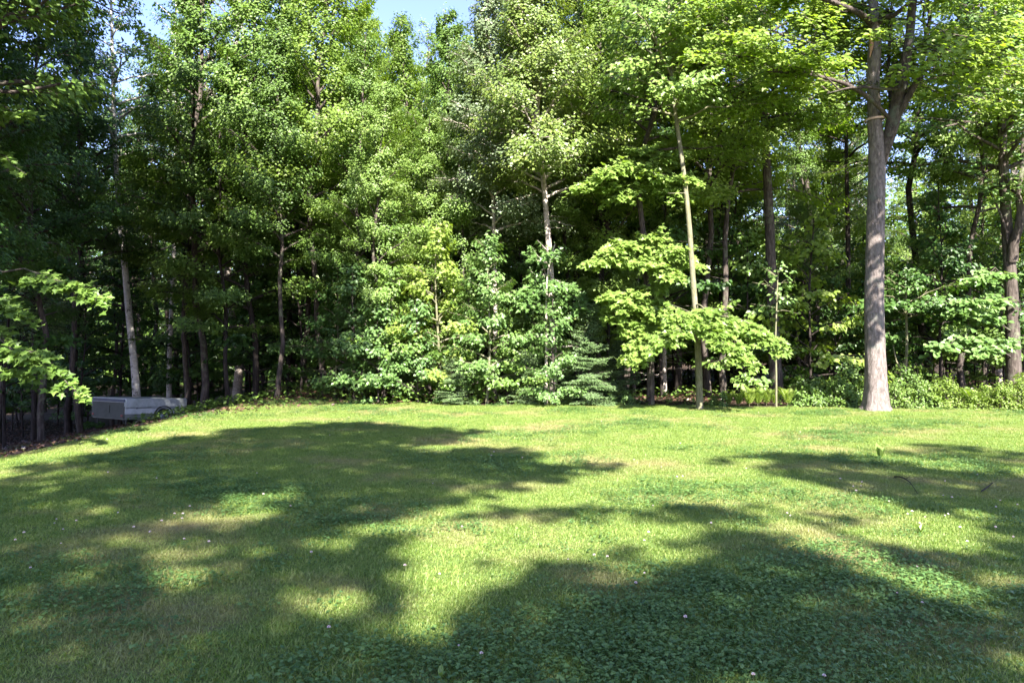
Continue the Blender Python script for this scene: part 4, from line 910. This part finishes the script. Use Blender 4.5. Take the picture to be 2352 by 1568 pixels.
# ------------------------------------------------------------------ grass, clover, flowers
def tuft(name, s, n=46, rad=.10, h=(.035, .085), wd=.0028, bend=.95):
    r = rg(s); a = r.uniform(0, 2 * PI, n); q = rad * np.sqrt(r.uniform(0, 1, n)); base = np.stack([q * np.cos(a), q * np.sin(a), np.full(n, -.008)], -1)
    hh = r.uniform(*h, n); az = r.uniform(0, 2 * PI, n); lean = r.uniform(.15, bend, n) * hh * 1.4
    d = np.stack([np.cos(az), np.sin(az), 0 * az], -1); sd = np.stack([-np.sin(az + .4), np.cos(az + .4), 0 * az], -1); up = np.array([0, 0, 1.])
    w_ = wd * r.uniform(.7, 1.3, n)[:, None]
    p1 = base + d * (lean * .25)[:, None] + up * (hh * .55)[:, None]; p2 = base + d * lean[:, None] + up * hh[:, None]
    V = np.stack([base - sd * w_, base + sd * w_, p1 + sd * w_ * .8, p1 - sd * w_ * .8, p2], 1).reshape(-1, 3)
    T = np.array([[0, 1, 2], [0, 2, 3], [3, 2, 4]])[None] + (np.arange(n) * 5)[:, None, None]
    return bpy.data.objects.new(name, mesh(name, V, T.reshape(-1, 3), M_GRASS, var=np.repeat(r.uniform(0, 1, n), 5)))
def clover(name, s, n=20, rad=.11):
    r = rg(s); P, D, N, S_, v = [], [], [], [], []; W = Wood(); A, B = [], []
    for i in range(n):
        a = r.uniform(0, 2 * PI); q = rad * math.sqrt(r.uniform(0, 1)); c = np.array([q * math.cos(a), q * math.sin(a), r.uniform(.015, .048)])
        A.append([c[0] * .8, c[1] * .8, -.01]); B.append(c); t0 = r.uniform(0, 2 * PI); nn = np.array([r.normal(0, .3), r.normal(0, .3), 1.]); vv = r.uniform(0, 1); sz = r.uniform(.007, .014)
        for k in range(3):
            t = t0 + k * 2.094; P.append(c); D.append([math.cos(t), math.sin(t), .12]); N.append(nn); S_.append(sz); v.append(vv)
    V, T, v2 = leaves(np.array(P), nrm(np.array(D)), nrm(np.array(N)), np.array(S_), np.array(v), (LEAF4[0] * np.array([1.25, 1, .6]), LEAF4[1]))
    W.twigs(np.array(A, float), np.array(B, float), np.full(n, .0009), np.full(n, .0007))
    wv = np.concatenate(W.V); wq = np.concatenate(W.Q); T2 = np.concatenate([wq[:, [0, 1, 2]], wq[:, [0, 2, 3]]])
    return bpy.data.objects.new(name, mesh(name, np.concatenate([V, wv]), np.concatenate([T, T2 + len(V)]), M_CLOVER, var=np.concatenate([v2, np.full(len(wv), .5)])))
def scatter(name, pts, idx, rot, scl, objs, label, cat_):
    me = bpy.data.meshes.new(name); me.vertices.add(len(pts)); me.vertices.foreach_set('co', np.asarray(pts, np.float32).ravel())
    for nm, ty, dat in (('pick', 'INT', idx), ('rot', 'FLOAT', rot), ('scl', 'FLOAT', scl)):
        a = me.attributes.new(nm, ty, 'POINT'); a.data.foreach_set('value', np.asarray(dat, np.int32 if ty == 'INT' else np.float32))
    o = link(name, me); tag(o, label, cat_, kind='stuff')
    src = bpy.data.collections.new(name + '_pieces')
    for x in objs: src.objects.link(x)
    g = bpy.data.node_groups.new(name, 'GeometryNodeTree'); N = g.nodes.new; L = g.links.new
    g.interface.new_socket('Geometry', in_out='INPUT', socket_type='NodeSocketGeometry'); g.interface.new_socket('Geometry', in_out='OUTPUT', socket_type='NodeSocketGeometry')
    i, ou = N('NodeGroupInput'), N('NodeGroupOutput'); ip = N('GeometryNodeInstanceOnPoints'); ci = N('GeometryNodeCollectionInfo')
    ci.inputs['Collection'].default_value = src; ci.inputs['Separate Children'].default_value = True; ci.inputs['Reset Children'].default_value = True
    ip.inputs['Pick Instance'].default_value = True
    def attr(nm, ty):
        n = N('GeometryNodeInputNamedAttribute'); n.data_type = ty; n.inputs['Name'].default_value = nm; return n.outputs['Attribute']
    cx = N('ShaderNodeCombineXYZ'); L(attr('rot', 'FLOAT'), cx.inputs['Z'])
    L(i.outputs[0], ip.inputs['Points']); L(ci.outputs[0], ip.inputs['Instance']); L(attr('pick', 'INT'), ip.inputs['Instance Index']); L(cx.outputs[0], ip.inputs['Rotation']); L(attr('scl', 'FLOAT'), ip.inputs['Scale'])
    L(ip.outputs[0], ou.inputs[0])
    md = o.modifiers.new('scatter', 'NODES'); md.node_group = g
    return o
def make_lawn():
    r = rg(200); obs = [tuft('a_grass', 1, h=(.013, .030)), tuft('b_grass', 2, h=(.011, .026)), tuft('c_grass', 3, n=34, h=(.022, .052), bend=.9), clover('d_clover', 4), clover('e_clover', 5), tuft('f_grass', 6, n=50, h=(.010, .026))]
    P = []
    for y0, y1, dens in ((2.2, 5.5, 420), (5.5, 8.5, 340), (8.5, 13, 260), (13, 20, 190)):
        n = int(dens * (y1 - y0) * 1.5 * y1); y = r.uniform(y0, y1, n); x = r.uniform(-.75 * y1, .75 * y1, n)
        k = (np.abs(x) < .72 * y + .3) & (lawn_in(x, y) > -.12 + r.normal(0, .06, n)); P.append(np.stack([x[k], y[k]], -1))
    # unmown rougher strip off the left edge, down to the trailer
    n = 42000; y = r.uniform(8, 25, n); x = r.uniform(-16, -1.5, n); k = (np.abs(x) < .72 * y) & (lawn_in(x, y) < -.05) & (y < 21.5 + (-6 - x) * .35) & (r.uniform(0, 1, n) < np.clip(1.15 - (-6.5 - x) / 8, 0, 1)); P.append(np.stack([x[k], y[k]], -1))
    P = np.concatenate(P); n = len(P); x, y = P[:, 0], P[:, 1]
    f = .5 + .2 * np.sin(x * 1.3 + 2 * np.sin(y * .7)) + .2 * np.sin(y * 1.9 + 1.5 * np.sin(x * 1.1 + 2)) + .18 * np.sin(x * 4.1 + 2 * np.sin(y * 3.3)) * np.sin(y * 4.6 + x) + r.normal(0, .20, n)
    near = np.exp(-((x - 1.4) / 2.6) ** 2 - ((y - 4.3) / 1.5) ** 2) * .5
    u = r.uniform(0, 1, n); cl = (f + near) > .88
    idx = np.where(cl & (u < .50), r.integers(3, 5, n), np.where(u < .3, 0, np.where(u < .72, 1, np.where(u < .77, 2, 5))))
    scl = r.uniform(.75, 1.2, n) * (1 + .012 * y) * np.where(x < -7.2, .75, 1)
    pts = np.stack([x, y, gz(x, y)], -1)
    print('tufts', n)
    scatter('grass', pts, idx, r.uniform(0, 6.28, n), scl, obs, 'mown grass mixed with clover covering the lawn', 'grass')
make_lawn()

def flowers():
    r = rg(300); P = []
    n = 60; u = r.normal(0, 1, (n, 3)); u = nrm(u); u[:, 2] = np.abs(u[:, 2]) * .9 - .15
    V, T, v = leaves(u * .0045, u, nrm(np.cross(u, r.normal(0, 1, (n, 3)))), np.full(n, .0075), r.uniform(0, 1, n), LEAF2)
    pet = plain('clover_petal', (.72, .62, .62), .7, dirt=(.60, .42, .44)); head = mesh('flower_head', V + np.array([0, 0, .058]), T, pet)
    W = Wood(); W.tube([(0, 0, -.01), (.003, 0, .03), (0, 0, .056)], [.0012, .001, .001], 4); stem = W.mesh('stem', B_MOSS)
    spots = [(360, 1105), (55, 1230), (70, 1308), (125, 1204), (130, 1196), (140, 1250), (175, 1202), (35, 1246), (420, 1187), (530, 1142), (605, 1142), (590, 1092), (930, 1308), (1010, 1323), (1305, 1288), (1365, 1282),
             (1480, 1245), (1395, 1286), (1480, 1320), (1460, 1350), (1960, 1122), (1980, 1114), (1815, 1187), (1808, 1184), (2095, 1182), (2125, 1190), (2112, 1205), (2170, 1187), (2085, 1186), (2205, 1218), (2106, 1305), (2245, 1096),
             (1574, 1429), (2118, 1390), (1893, 1562), (1110, 1815), (1106, 1510), (1054, 1486), (1730, 1560), (345, 984), (368, 980), (430, 972), (246, 1012), (248, 1092), (2245, 1027), (1723, 1158), (1500, 1162), (1568, 1096), (1490, 1230), (1555, 1098)]
    for px, py in spots: Y = CH * F / (py - 784 + 0.0) * .985; P.append(((px - 1176) / F * Y, Y))
    for i in range(70):
        cx_, cy_, s = [(-3.4, 6.4, .9), (4.2, 7.2, .8), (0, 9, 5), (2, 12, 4)][i % 4]; P.append((cx_ + r.normal(0, s), max(3.7, cy_ + r.normal(0, s * .8))))
    for x, y in P:
        if lawn_in(x, y) < 0 or abs(x) > .66 * y: continue
        px = 1176 + x / y * F; g = 0 if px < 800 else (1 if px < 1600 else 2)
        e = empty('clover_flower', (x, y, gzf(x, y)), r.uniform(0, 6), r.uniform(.6, 1.0)); tag(e, ['small pale clover flower in the left part of the lawn', 'small pale clover flower in the middle of the lawn', 'small pale clover flower in the right part of the lawn'][g], 'flower', ['clover flowers on the left lawn', 'clover flowers mid lawn', 'clover flowers on the right lawn'][g])
        link('flower_head', head, e); link('stem', stem, e)
flowers()

# a few bigger weeds and fallen twigs standing out of the grass
def weed(px, py, hgt, n, label, mat=M_MAPLE):
    Y = CH * F / (py - 784); b = at(px, py, Y); e = empty('weed', (b[0], b[1], gzf(b[0], b[1]))); tag(e, label, 'weed')
    r = rg(int(px)); az = r.uniform(0, 6.28, n); P = np.zeros((n, 3)); P[:, 2] = .01
    D = np.stack([np.cos(az) * .6, np.sin(az) * .6, r.uniform(.4, 1.2, n)], -1); N = np.stack([-np.cos(az), -np.sin(az), np.full(n, .5)], -1)
    tv = LEAF4[0] * np.array([.55, 1, 1])
    V, T, v = leaves(P, nrm(D), nrm(N), hgt * r.uniform(.7, 1.1, n), r.uniform(.3, 1, n), (tv, LEAF4[1]))
    V = V.reshape(n, 6, 3)
    for i in range(n): link('leaf', mesh('leaf', V[i], LEAF4[1], mat, var=np.full(6, v[i * 6])), e)
weed(2022, 1056, .20, 5, 'tall pointed-leaf weed standing alone in the sunny right part of the lawn')
weed(1012, 1560, .055, 3, 'broad bright weed leaf at the bottom edge of the lawn', M_BRIGHT)
weed(1645, 1112, .07, 4, 'low flat weed in the sunny middle right of the lawn', M_LIGHT)
weed(2115, 1225, .08, 4, 'broad-leaved weed beside the flower cluster on the right of the lawn', M_LIGHT)
def twig(pts, label):
    Q = [np.array([(a - 1176) / F * (CH * F / (c - 784)), CH * F / (c - 784), hh]) for a, c, hh in pts]; b = Q[0].copy(); b[2] = 0; Q = smooth_path(np.array(Q) - b, 12)
    W = Wood(); W.tube(Q, np.linspace(.009, .003, 12), 6); W.twigs(Q[[5, 8]], Q[[5, 8]] + np.array([[.10, .05, .04], [-.07, .08, .03]]), np.array([.004, .003]), np.array([.001, .001]))
    o = link('fallen_twig', W.mesh('fallen_twig', B_DARK)); o.location = b; tag(o, label, 'twig')
twig([(2055, 1098, .02), (2070, 1108, .07), (2090, 1122, .08), (2108, 1138, .02)], 'dark fallen twig arching out of the shaded grass on the right, under the lone weed')
twig([(2252, 1134, .02), (2272, 1128, .06), (2282, 1112, .03)], 'short curved fallen twig near the right end of the shaded grass')

# leaf litter and low plants on the forest floor
def litter():
    r = rg(400); n = 60000; y = r.uniform(9, 34, n); x = r.uniform(-.72, .72, n) * y; k = (lawn_in(x, y) < -.9 - 2.5 * ((x < -3.5) & (y > 14)) * r.uniform(.3, 1, n)); x, y = x[k], y[k]; n = len(x)
    P = np.stack([x, y, gz(x, y) + .01], -1); N = np.stack([r.normal(0, .5, n), r.normal(0, .5, n), np.ones(n)], -1); D = r.normal(0, 1, (n, 3)); D[:, 2] *= .2
    V, T, v = leaves(P, nrm(D), nrm(N), r.uniform(.06, .12, n), r.uniform(0, 1, n), LEAF2)
    m = leaf_mat('dead_leaf', (.035, .018, .013), (.08, .043, .030), (.20, .115, .08), (1, .8, .6), tmix=.1)
    tag(link('leaf_litter', mesh('leaf_litter', V, T, m, var=v)), 'brown dead leaves strewn under the trees', 'leaf litter', kind='stuff')
    n = 26000; y = r.uniform(19, 33, n); x = r.uniform(-.5, .72, n) * y; c = .5 + .5 * np.sin(x * 1.1 + np.sin(y)) * np.cos(y * .8 + np.sin(x * .7)); k = (lawn_in(x, y) < -.1) & (r.uniform(0, 1, n) < c); x, y = x[k], y[k]; n = len(x)
    P = np.stack([x, y, gz(x, y) + r.uniform(.02, .30, n)], -1); N = np.stack([r.normal(0, .4, n), r.normal(0, .4, n), np.ones(n)], -1); D = r.normal(0, 1, (n, 3)); D[:, 2] *= .3
    V, T, v = leaves(P, nrm(D), nrm(N), r.uniform(.05, .11, n), r.uniform(0, 1, n), LEAF4)
    tag(link('ground_cover', mesh('ground_cover', V, T, M_MAPLE, var=v)), 'low green plants covering the forest floor', 'ground cover', kind='stuff')
litter()
